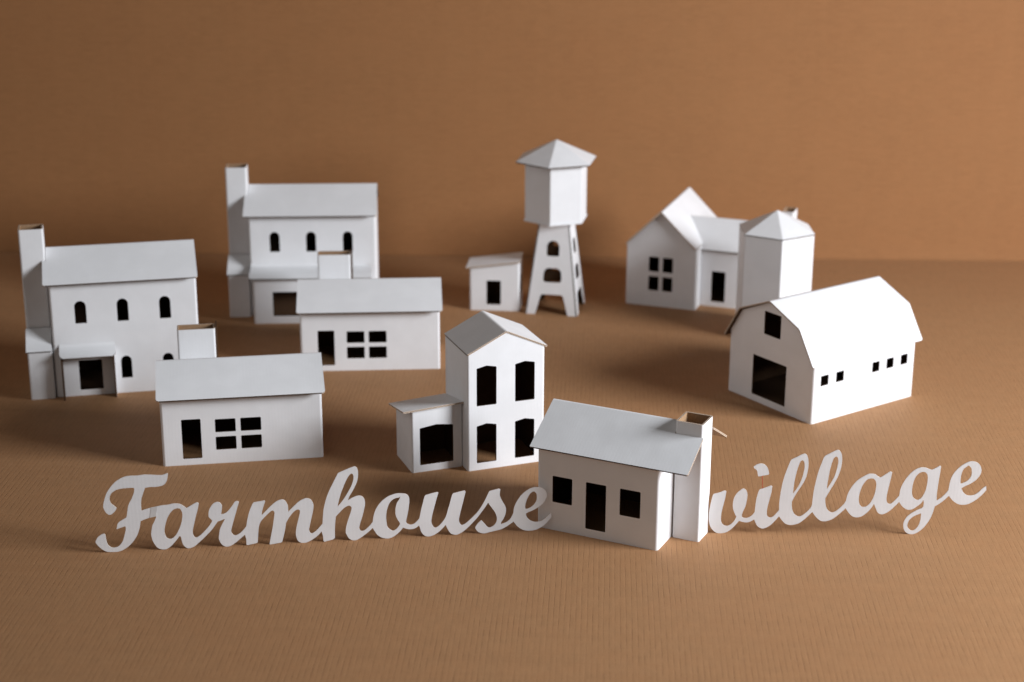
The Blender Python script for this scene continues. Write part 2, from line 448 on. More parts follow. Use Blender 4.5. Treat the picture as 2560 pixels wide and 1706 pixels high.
def fold_y(x): return 2.3645 + (x + 0.7057) * (2.3332 - 2.3645) / (0.6966 + 0.7057)
def edge_y(x): return 1.1871 + (x + 0.3834) * (1.1821 - 1.1871) / (0.3834 - 0.3132)
g = big_sheet('ground', [(-1.25, edge_y(-1.25) - 0.02, 0), (1.25, edge_y(1.25), 0), (1.25, fold_y(1.25), 0), (-1.25, fold_y(-1.25), 0)], 0.004, GROUND)
tag(g, 'brown corrugated card sheet laid flat under the village', 'ground')
# backdrop: second sheet standing behind, leaning back a little
bm = bmesh.new()
rows = [(0.0, 0.0), (0.0012, 0.006), (0.004, 0.03), (0.012, 0.30), (0.030, 1.3)]
prev = None
for dy, z in rows:
    cur = [bm.verts.new((x, fold_y(x) + 0.0005 + dy, z - 0.004)) for x in (-1.4, -0.7, 0.0, 0.7, 1.4)]
    if prev:
        for i in range(4):
            f = bm.faces.new([prev[i], prev[i + 1], cur[i + 1], cur[i]]); f.smooth = True
    prev = cur
me = bpy.data.meshes.new('backdrop'); bm.to_mesh(me); bm.free(); me.materials.append(BACK)
bd = bpy.data.objects.new('backdrop', me); COL.objects.link(bd)
sol = bd.modifiers.new('thickness', 'SOLIDIFY'); sol.thickness = 0.004; sol.offset = -1.0
tag(bd, 'brown corrugated card sheet standing upright behind the village', 'backdrop', kind='structure')
tb = big_sheet('table', [(-1.6, 0.2, -0.012), (1.7, 0.2, -0.012), (1.7, 2.8, -0.012), (-1.6, 2.8, -0.012)], 0.03, plain('dark_table', (0.045, 0.03, 0.022), 0.5))
tag(tb, 'dark table top under the card sheet', 'table')

# ---------------------------------------------------------------- the two matching four-pane cottages
def copy_tree(o, parent=None):
    c = o.copy(); COL.objects.link(c)
    if parent: c.parent = parent
    for ch in o.children: copy_tree(ch, c)
    return c
p = P
cot = thing('paper_cottage', (p['A_x'], p['A_y']), p['A_a'],
            'white card cottage with four-pane window, standing behind the first letters of the longer word',
            'model house', 'two matching cottages with a four-pane window')
cprof = [(-p['cOe'], p['cZe']), (p['cD'] / 2, p['cZr']), (p['cD'] + 0.0025, p['cZe'] + 0.0035)]
L, D = p['cL'], p['cD']
wr = 0.0011
holes = [('door', rounded(rect(p['cd0'], p['cd1'], p['cdb'], p['cdt']), wr))]
for a, b in (('0', '1'), ('2', '3')):
    for c, d in (('0', '1'), ('2', '3')):
        holes.append(('window', rounded(rect(p['cp' + a], p['cp' + b], p['cw' + c], p['cw' + d]), wr)))
g = gable(cprof, D)
Shell(cot, [(0, 0), (L, 0), (L, D), (0, D)],
      [(profile_z(cprof, 0.0), holes), (g, []), (profile_z(cprof, D), []), (flip_gable(g, D), [])])
roof(cot, cprof, -p['cOu'], L + p['cOu'], corner=0.0032)
tube(cot, p['ch0'], p['ch1'], p['chv'], p['chv2'], 0.0, p['cht'], r=0.0019)
# raw flap of the chimney card folded back at its open seam
bm = bmesh.new(); bm.loops.layers.uv.verify()
u0 = p['ch1'] + 0.0003; u1 = u0 + 0.0016; v0, v1 = p['chv'] + 0.004, p['chv2'] + 0.006
for q, m_ in (([(u1, v0, 0), (u1, v1, 0), (u1, v1, p['cht'] + .0008), (u1, v0, p['cht'] + .0008)], K_),
              ([(u0, v0, 0), (u0, v0, p['cht'] + .0008), (u0, v1, p['cht'] + .0008), (u0, v1, 0)], W_),
              ([(u0, v0, 0), (u1, v0, 0), (u1, v0, p['cht'] + .0008), (u0, v0, p['cht'] + .0008)], K_),
              ([(u0, v1, 0), (u0, v1, p['cht'] + .0008), (u1, v1, p['cht'] + .0008), (u1, v1, 0)], K_),
              ([(u0, v0, p['cht'] + .0008), (u1, v0, p['cht'] + .0008), (u1, v1, p['cht'] + .0008), (u0, v1, p['cht'] + .0008)], K_)):
    face(bm, q, m_)
link('chimney_flap', bm, cot)
cot2 = copy_tree(cot)
cot2.location = (p['B_x'], p['B_y'], 0); cot2.rotation_euler = (0, 0, p['B_a'])
cot2['label'] = 'white card cottage with four-pane window, overlapping the house with the long lean-to roof'

# ---------------------------------------------------------------- the two-storey houses with a side chimney
HL, HD = p['hL'], p['hD']
hprof = [(-p['hOe'], p['hZe']), (p['hRr'], p['hZr']), (HD + p['hOe'], p['hZe'])]
def storey_house(key, label, low):
    h = thing('paper_house', (p[key + '_x'], p[key + '_y']), p[key + '_a'], label, 'model house')
    ups = [('window', arch(p['hw0'], p['hw1'], p['hwb'], p['hwt'])), ('window', arch(p['hw2'], p['hw3'], p['hwb'], p['hwt'])),
           ('window', arch(p['hw4'], p['hw5'], p['hwb'], p['hwt']))]
    gg = gable(hprof, HD)
    w = Shell(h, [(0, 0), (HL, 0), (HL, HD), (0, HD)],
              [(profile_z(hprof, 0), ups + low), (gg, []), (profile_z(hprof, HD), []), (flip_gable(gg, HD), [])])
    roof(h, hprof, -p['hOl'], HL + p['hOr'], corner=0.0020, notch=('lo', p['kx1'] + 0.0003, p['kv0'] - 0.0003, p['kv1'] + 0.0003))
    # chimney: wide hearth below, sloping shoulder, tall open shaft above
    ch = tube(h, p['kx0'], p['kx1'] - 0.0002, p['kv0'], p['kv1'], 0.0, p['kz'], r=0.0019)
    bm = bmesh.new(); bm.loops.layers.uv.verify()
    a0, a1 = p['sx0'], p['sx1'] - 0.0004; v0, vk = p['sv'], p['kv0'] - 0.0003; z0, z1 = p['sz0'], p['sz1']
    v1 = v0 + 0.0
    prof = [(v0, 0.0), (v0, z0), (vk, z1), (vk, 0.0)]
    t_ = T
    face(bm, [(a0, v0, 0), (a1, v0, 0), (a1, v0, z0), (a0, v0, z0)], W_)
    face(bm, [(a0, v0, 0), (a0, v0, z0), (a0, vk, z1), (a0, vk, 0)], W_)
    face(bm, [(a1, v0, 0), (a1, vk, 0), (a1, vk, z1), (a1, v0, z0)], W_)
    face(bm, [(a0, vk, 0), (a0, vk, z1), (a1, vk, z1), (a1, vk, 0)], K_)
    face(bm, [(a0, v0, z0), (a1, v0, z0), (a1, vk, z1), (a0, vk, z1)], W_)
    face(bm, [(a0, v0, 0), (a0, vk, 0), (a1, vk, 0), (a1, v0, 0)], K_)
    bmesh.ops.remove_doubles(bm, verts=bm.verts, dist=1e-6)
    ed = [e for e in bm.edges if e.calc_length() > 0.01 and e.is_manifold and all(f.material_index == W_ for f in e.link_faces)]
    bmesh.ops.bevel(bm, geom=ed, offset=0.0016, segments=3, affect='EDGES', profile=0.5)
    bmesh.ops.recalc_face_normals(bm, faces=bm.faces)
    link('chimney_base', bm, h)
    # lid of the shoulder: the sloping flap overlaps the hearth front a little
    bm = bmesh.new(); bm.loops.layers.uv.verify()
    n = Vector((0, -(z1 - z0), vk - v0)).normalized()
    e = 0.0012; d_ = Vector((0, vk - v0, z1 - z0)).normalized()
    A = Vector((0, v0, z0)) - d_ * 0.0015 + n * 0.0004; B = Vector((0, vk, z1)) + n * 0.0004 - d_ * 0.0002
    q = []
    for pt, u in ((A, a0 - e), (A, a1 - 0.0002), (B, a1 - 0.0002), (B, a0 - e)):
        q.append((u, pt.y, pt.z))
    up = [tuple(Vector(x) + n * 0.0014) for x in q]
    face(bm, up, W_); face(bm, q[::-1], K_)
    for i in range(4): face(bm, [q[i], q[(i + 1) % 4], up[(i + 1) % 4], up[i]], K_)
    link('chimney_shoulder', bm, h)
    return h

# left house: small porch with two side panels
hC = storey_house('C', 'two-storey white card house with a small open porch, farthest left', [
    ('window', arch(p['lw0'], p['lw1'], p['lwb'], p['lwt'])),
    ('window', arch(p['lw0'] + 0.0442, p['lw1'] + 0.0442, p['lwb'], p['lwt'])),
    ('door', rounded(rect(0.0250, 0.0494, 0.0065, 0.0397), 0.001))])
def slab(name, parent, corners, n, t, mats=(W_, K_, K_), r=0.0, rc=None):
    """flat panel from coplanar 3-D corners; n points out of the white face"""
    bm = bmesh.new(); bm.loops.layers.uv.verify()
    n = Vector(n).normalized()
    c0 = Vector(corners[0]); ex = (Vector(corners[1]) - c0).normalized(); ey = n.cross(ex)
    p2 = [((Vector(c) - c0).dot(ex), (Vector(c) - c0).dot(ey)) for c in corners]
    if rc: p2 = rounded(p2, 0, 5, rc)
    up = [tuple(c0 + ex * x + ey * y) for x, y in p2]; dn = [tuple(Vector(q) - n * t) for q in up]
    face(bm, up, mats[0]); face(bm, dn[::-1], mats[1])
    strip(bm, up, dn, True, mats[2], flip=True)
    bmesh.ops.recalc_face_normals(bm, faces=bm.faces)
    return link(name, bm, parent)
porch = bpy.data.objects.new('porch', None); COL.objects.link(porch); porch.parent = hC; porch.empty_display_size = 0.01
px0, px1, pd = 0.0074, 0.0630, 0.0128
for nm, x, s in (('side_panel', px0, -1), ('side_panel', px1, 1)):
    slab(nm, porch, [(x, -0.0002, 0), (x, -pd, 0), (x, -pd, 0.0478), (x, -0.0002, 0.0545)], (s, 0, 0), 0.0016)
# curved porch roof: folds out of the wall
bm = bmesh.new(); bm.loops.layers.uv.verify()
pr = [(-0.0003, 0.0590), (-0.0012, 0.0570), (-0.0030, 0.0556), (-0.0060, 0.0543), (-0.0105, 0.0524), (-0.0130, 0.0508), (-0.0146, 0.0497), (-0.0155, 0.0489), (-0.0160, 0.0481)]
ins = [0, 0, 0, 0, 0, 0.0003, 0.0010, 0.0019, 0.0036]
rowsU = []
for (v, z), i_ in zip(pr, ins):
    rowsU.append([(px0 - 0.0012 + i_, v, z), (px1 + 0.0016 - i_, v, z), (px0 - 0.0012 + i_, v + 0.0006, z - 0.0013), (px1 + 0.0016 - i_, v + 0.0006, z - 0.0013)])
for (a, b, c, d), (a2, b2, c2, d2) in zip(rowsU, rowsU[1:]):
    face(bm, [a2, b2, b, a], W_); face(bm, [c, d, d2, c2], K_)
    face(bm, [a, c, c2, a2], K_); face(bm, [b, b2, d2, d], K_)
a, b, c, d = rowsU[-1]; face(bm, [a, c, d, b], K_)
link('porch_roof', bm, porch)

# back house: lean-to across the whole front with one wide window
hD = storey_house('D', 'two-storey white card house with a long lean-to roof over one wide window', [])
pu0, pu1 = p['pu0'], 0.1385
leg = bpy.data.objects.new('lean_to', None); COL.objects.link(leg); leg.parent = hD; leg.empty_display_size = 0.01
sl = (0.0628 - p['pz']) / (0 - p['pvo'])
zt = lambda v: 0.0628 + sl * v - 0.0018
Shell(leg, [(pu0, p['pv']), (pu1, p['pv']), (pu1, -0.0003), (pu0, -0.0003)],
      [(zt(p['pv']), [('window', rounded(rect(p['gw0'], pu1 - p['gw0'] + pu0, p['gwb'], p['gwt']), 0.001))]),
       ([(0, zt(p['pv'])), (-p['pv'] - .0003, zt(0))], []), (zt(0), []), ([(0, zt(0)), (-p['pv'] - .0003, zt(p['pv']))], [])], name='lean_to_wall')
bm = bmesh.new(); bm.loops.layers.uv.verify()
pr = [(-0.0003, 0.0668), (-0.0014, 0.0644), (-0.0040, 0.0632), (-0.0100, 0.0626), (-0.0250, 0.0607), (p['pvo'] + .004, p['pz'] + .0009), (p['pvo'] + .0012, p['pz'] + .0002), (p['pvo'], p['pz'])]
ins = [0, 0, 0, 0, 0, 0.0, 0.0010, 0.0030]
rowsU = []
for k, ((v, z), i_) in enumerate(zip(pr, ins)):
    ri = max(0.0, 0.010 - 0.0045 * k) if k < 3 else 0.0
    rowsU.append([(p['puo'] + i_, v, z), (0.1475 - i_ - ri, v, z), (p['puo'] + i_, v + 0.0006, z - 0.0014), (0.1475 - i_ - ri, v + 0.0006, z - 0.0014)])
for (a, b, c, d), (a2, b2, c2, d2) in zip(rowsU, rowsU[1:]):
    face(bm, [a2, b2, b, a], W_); face(bm, [c, d, d2, c2], K_)
    face(bm, [a, c, c2, a2], K_); face(bm, [b, b2, d2, d], K_)
a, b, c, d = rowsU[-1]; face(bm, [a, c, d, b], K_)
link('lean_to_roof', bm, leg)

def base(parent, u0, u1, v0, v1):  # dark floor card added inside so the doors and windows read dark
    slab('base', parent, [(u0, v0, 0.0016), (u1, v0, 0.0016), (u1, v1, 0.0016), (u0, v1, 0.0016)], (0, 0, 1), 0.0012, mats=(K_, K_, K_))
for h_ in (hC, hD): base(h_, 0.002, HL - 0.002, 0.002, HD - 0.002)
base(leg, pu0 + 0.002, pu1 - 0.002, p['pv'] + 0.002, -0.001)

# ---------------------------------------------------------------- front cottage with the open chimney
k = thing('paper_cottage', (p['K_x'], p['K_y']), p['K_a'],
          'white card cottage standing between the two words, open chimney at its right end', 'model house')
KL, KD = p['kL'], 2 * p['kRv']
kprof = [(-p['kOe'], p['kZe']), (p['kRv'], p['kZr']), (KD + p['kOe'], p['kZe'])]
kg = gable(kprof, KD)
Shell(k, [(0, 0), (KL, 0), (KL, KD), (0, KD)],
      [(profile_z(kprof, 0), [('window', rounded(rect(p['kw0'], p['kw1'], p['kwb'], p['kwt']), wr)),
                              ('door', rounded(rect(p['kd0'], p['kd1'], p['kdb'], p['kdt']), wr)),
                              ('window', rounded(rect(p['kw2'], p['kw3'], p['kwb'], p['kwt']), wr))]),
       (kg, []), (profile_z(kprof, KD), []), (flip_gable(kg, KD), [])])
roof(k, kprof, -p['kO0'], p['ku1'] + 0.0008, corner=0.0012, bottom=N_, notch=('hi', p['ku0'] - 0.0003, p['kcv0'] - 0.0003, p['kcv1'] + 0.0003))
tube(k, p['ku0'], p['ku1'], p['kcv0'], p['kcv1'], 0.0, p['kcz'], r=0.0018)

# ---------------------------------------------------------------- barn
b = thing('paper_barn', (p['I_x'], p['I_y']), p['I_a'],
          'white card barn with gambrel roof, large doorway and five small square side windows', 'model barn')
BW, BL = p['iW'], p['iL']
bprof = [(-p['iOe'], p['iZe']), (p['iK'], p['iZk']), (BW / 2, p['iZa']), (BW - p['iK'], p['iZk']), (BW + p['iOe'], p['iZe'])]
bg_ = gable(bprof, BW)
side = []
for i in range(5):
    side.append(('window', rounded(rect(p['ia%d' % (2 * i)], p['ia%d' % (2 * i + 1)], p['iwb'], p['iwt']), 0.0008)))
Shell(b, [(0, 0), (BW, 0), (BW, BL), (0, BL)],
      [(bg_, [('door', rounded(rect(p['id0'], p['id1'], p['idb'], p['idt']), 0.0008)),
              ('loft_window', rounded(rect(p['il0'], p['il1'], p['ilb'], p['ilt']), 0.0008))]),
       (profile_z(bprof, BW), side), (flip_gable(bg_, BW), []), (profile_z(bprof, 0), [])])
roof(b, bprof, -p['iOf'], BL + p['iOf'], swap=True, corner=0.0018)

base(b, 0.002, BW - 0.002, 0.002, BL - 0.002)

# ---------------------------------------------------------------- tall house with the low annex
j = thing('paper_house', (p['J_x'], p['J_y']), p['J_a'],
          'tall narrow white card house with four peaked windows and a low annex', 'model house')
JW, JD = p['jW'], p['jD']
jz = 0.0
jprof = [(-p['jOl'], p['jH']), (JW / 2, p['jZa']), (JW + p['jOr'], p['jH'])]
jg = gable(jprof, JW)
jh = []
for a, c in (('j0', 'j1'), ('j2', 'j3')):
    jh.append(('window', rounded(peak(p[a], p[c], p['jm2'], p['jt'], 0.0021), 0.0010)))
    jh.append(('window', rounded(peak(p[a], p[c], p['jb'], p['jm'], 0.0021), 0.0010)))
Shell(j, [(0, 0), (JW, 0), (JW, JD), (0, JD)],
      [(jg, jh), (profile_z(jprof, JW), []), (flip_gable(jg, JW), []), (profile_z(jprof, 0.0), [])], r=0.0020)
roof(j, jprof, -p['jOf'], JD + 0.0008, swap=True, corner=0.0008)
an = bpy.data.objects.new('annex', None); COL.objects.link(an); an.parent = j; an.empty_display_size = 0.01
nW, nv, nv2 = p['nW'], p['nv'], p['nv2']
nsl = (p['nHr'] - p['nH']) / (nW + p['nOl']); nsv = -0.19; nv_f = nv - p['nOf']
nz = lambda u, v: p['nHr'] + nsl * u + nsv * (v - nv_f)
nu = lambda u, v: nz(u, v) - T - 0.0003
Wn, Dn = nW - 0.0003, nv2 - nv
Shell(an, [(-nW, nv), (-0.0003, nv), (-0.0003, nv2), (-nW, nv2)],
      [([(0, nu(-nW, nv)), (Wn, nu(0, nv))], [('window', rounded(peak(p['n0'], p['n1'], p['nb'], p['nt'], 0.0023), 0.0010))]),
       ([(0, nu(0, nv)), (Dn, nu(0, nv2))], []), ([(0, nu(0, nv2)), (Wn, nu(-nW, nv2))], []), ([(0, nu(-nW, nv2)), (Dn, nu(-nW, nv))], [])],
      r=0.0020, name='annex_wall')
e0, e1, vb = -nW - p['nOl'], -0.0004, nv2 + 0.0008
slab('annex_roof', an, [(e0, nv_f, nz(e0, nv_f)), (e1, nv_f, nz(e1, nv_f)), (e1, vb, nz(e1, vb)), (e0 + 0.002, vb, nz(e0 + 0.002, vb))],
     (-nsl, -nsv, 1), T, mats=(W_, K_, F_))

# ---------------------------------------------------------------- L-shaped farmhouse
f = thing('paper_farmhouse', (p['G_x'], p['G_y']), p['G_a'],
          'white card farmhouse with steep front gable and lower side wing, behind the silo', 'model house')
GW, GD = p['gW'], p['gD']
gprof = [(-0.0008, p['gH']), (GW / 2, p['gZa']), (GW + 0.0004, p['gH'])]
gg = gable(gprof, GW)
gh = []
for a, c in (('g0', 'g1'), ('g2', 'g3')):
    gh.append(('window', rounded(rect(p[a], p[c], p['gb'], p['gm']), 0.0010)))
    gh.append(('window', rounded(rect(p[a], p[c], p['gm2'], p['gt']), 0.0010)))
Shell(f, [(0, 0), (GW, 0), (GW, GD), (0, GD)],
      [(gg, gh), (profile_z(gprof, GW), []), (flip_gable(gg, GW), []), (profile_z(gprof, 0), [])], r=0.0022)
roof(f, gprof, -p['gOf'], GD + p['gOb'], swap=True, corner=0.0012)
wg = bpy.data.objects.new('wing', None); COL.objects.link(wg); wg.parent = f; wg.empty_display_size = 0.01
yv, yl = p['yv'], 0.0925
yprof = [(yv - p['yOe'], p['yH']), (p['yRv'], p['yZ']), (2 * p['yRv'] - yv + p['yOe'], p['yH'])]
yD = 2 * (p['yRv'] - yv)
yg = gable(yprof, yD, yv)
Shell(wg, [(GW + 0.0003, yv), (GW + yl, yv), (GW + yl, yv + yD), (GW + 0.0003, yv + yD)],
      [(profile_z(yprof, yv), [('door', rounded(rect(p['yd0'], p['yd1'], p['ydb'], p['ydt']), 0.0012))]), (yg, []),
       (profile_z(yprof, yv + yD), []), (flip_gable(yg, yD), [])], r=0.0022, name='wing_wall')
roof(wg, yprof, GW - p['gq'], GW + yl + 0.012, corner=0.0012, name='wing_roof', notch=('hi', GW + yl + 0.0002, 0.0500, 0.0755))
tube(wg, GW + yl + 0.0003, GW + yl + 0.0148, 0.0503, 0.0752, 0.0, p['gcz'], r=0.0019)

# ---------------------------------------------------------------- silo
s = thing('paper_silo', (p['H_x'], p['H_y']), p['H_a'],
          'white card six-sided silo with a low pointed cap, between the barn and the farmhouse', 'model silo')
def hexa(r, phi): return [(r * math.cos(math.radians(phi + 60 * i)), r * math.sin(math.radians(phi + 60 * i))) for i in range(6)]
SPHI = -82
Shell(s, hexa(p['sr'], SPHI), [(p['sH'] - 0.0014, [])] * 6, r=0.0018)
def hex_cap(parent, name, r, phi, zr, za, drop=0.0):
    bm = bmesh.new(); bm.loops.layers.uv.verify()
    o = [(x, y, zr) for x, y in hexa(r, phi)]; i_ = [(x * .985, y * .985, zr - T) for x, y in hexa(r, phi)]
    for a in range(6):
        b_ = (a + 1) % 6
        face(bm, [o[a], o[b_], (0, 0, za)], W_); face(bm, [i_[b_], i_[a], (0, 0, za - T * 1.2)], K_)
    strip(bm, o, i_, True, K_, flip=True)
    bmesh.ops.remove_doubles(bm, verts=bm.verts, dist=1e-6)
    ed = [e for e in bm.edges if all(q.material_index == W_ for q in e.link_faces) and len(e.link_faces) == 2]
    bmesh.ops.bevel(bm, geom=ed, offset=0.0007, segments=2, affect='EDGES', profile=0.5)
    bmesh.ops.recalc_face_normals(bm, faces=bm.faces)
    return link(name, bm, parent)
hex_cap(s, 'silo_roof', p['sr'] + 0.0006, SPHI, p['sH'], p['sZ'])

# ---------------------------------------------------------------- water tower
w = thing('water_tower', (p['E_x'], p['E_y']), p['E_a'],
          'white card water tower with six-sided tank and pointed cap on splayed legs', 'model tower')
hb, ht, TH = p['tb'] / 2, p['tt'] / 2, p['tH']
ZT = p['eT'] - 0.0016
sl_ = (ht - hb) / TH
half = lambda z: hb + sl_ * z
win_hi = rounded([(-0.0077, 0.0725), (0.0077, 0.0725)] + arch(-0.0077, 0.0077, 0.0725, 0.0916, 10)[2:], 0, 4, {0: 0.0030, 1: 0.0030})
win_lo = rounded([(-0.0115, 0.0403), (0.0115, 0.0403), (0.0105, 0.0580), (-0.0105, 0.0580)], 0, 5, {0: 0.0038, 1: 0.0038, 2: 0.0078, 3: 0.0078})
body = rounded([(-hb, 0), (-hb + 0.0118, 0), (-0.0135, 0.0252), (0.0135, 0.0252), (hb - 0.0118, 0), (hb, 0), (half(ZT), ZT), (-half(ZT), ZT)], 0, 5,
               {2: 0.0042, 3: 0.0042})
bm = bmesh.new(); bm.loops.layers.uv.verify(); rev = []
for q in range(4):
    ca, sa = math.cos(math.pi / 2 * q), math.sin(math.pi / 2 * q)
    fo = lambda x, z: (ca * x + sa * half(z), sa * x - ca * half(z), z)
    fi = lambda x, z: (ca * x + sa * (half(z) - T), sa * x - ca * (half(z) - T), z)
    sheet(bm, body, [win_hi, win_lo], fo, fi)
    strip(bm, [fo(*c) for c in body], [fi(*c) for c in body], True, K_, flip=True)
    if q in (0, 1):
        for hole in (win_hi, win_lo): rev.append(([fo(*c) for c in hole], [fi(*c) for c in hole]))
    else:
        for hole in (win_hi, win_lo): strip(bm, [fo(*c) for c in hole], [fi(*c) for c in hole], True, K_)
fr_ = link('leg_frame', bm, w)
for o_, i_ in rev: reveal('window', o_, i_, fr_)
EPHI = -p['ephi']
tank = bpy.data.objects.new('tank', None); COL.objects.link(tank); tank.parent = w; tank.empty_display_size = 0.01
tank.location = (p['ex'], p['ey'], 0)
Shell(tank, hexa(p['er'], EPHI), [(p['eB'] + 0.003, [])] * 6, r=0.0016, z0=p['eT'] + 0.0004, name='tank_wall')
bm = bmesh.new(); bm.loops.layers.uv.verify()
o_ = [(x, y, p['eT'] + 0.0003) for x, y in hexa(p['er'] + 0.0012, EPHI)]; i_ = [(x, y, p['eT'] - 0.0015) for x, y in hexa(p['er'] + 0.0012, EPHI)]
face(bm, o_, W_); face(bm, i_[::-1], W_); strip(bm, o_, i_, True, W_, flip=True)
bmesh.ops.recalc_face_normals(bm, faces=bm.faces)
link('tank_floor', bm, tank)
hex_cap(tank, 'tank_roof', p['eR'], EPHI, p['ecz'], p['eZ'])

# ---------------------------------------------------------------- shed
sh = thing('paper_shed', (p['F_x'], p['F_y']), p['F_a'],
           'little white card shed with single sloping roof and one doorway, beside the water tower', 'model shed')
FW, FD_ = p['fW'], 0.040
fsl = (p['fHr'] - p['fHl']) / (FW + p['fOl'])
fz = lambda u: p['fHr'] + fsl * (u - FW) - T - 0.0003
ff = [(0, fz(0)), (FW, fz(FW))]
Shell(sh, [(0, 0), (FW, 0), (FW, FD_), (0, FD_)],
      [(ff, [('door', rounded(rect(p['f0'], p['f1'], p['fb'], p['ft']), 0.0014))]), (fz(FW), [('window', rounded(rect(0.012, 0.028, 0.02, 0.042), 0.001))]),
       (flip_gable(ff, FW), []), (fz(0), [])], r=0.0024)
ra, rb = -p['fOl'], FW + 0.0005
slab('roof', sh, [(ra, -p['fOf'], p['fHr'] + fsl * (ra - FW)), (rb, -p['fOf'], p['fHr'] + fsl * (rb - FW)), (rb, p['fRD'] + .004, p['fHr'] + fsl * (rb - FW)), (ra, p['fRD'] + .004, p['fHr'] + fsl * (ra - FW))],
     (-fsl, 0, 1), T, mats=(W_, K_, F_))

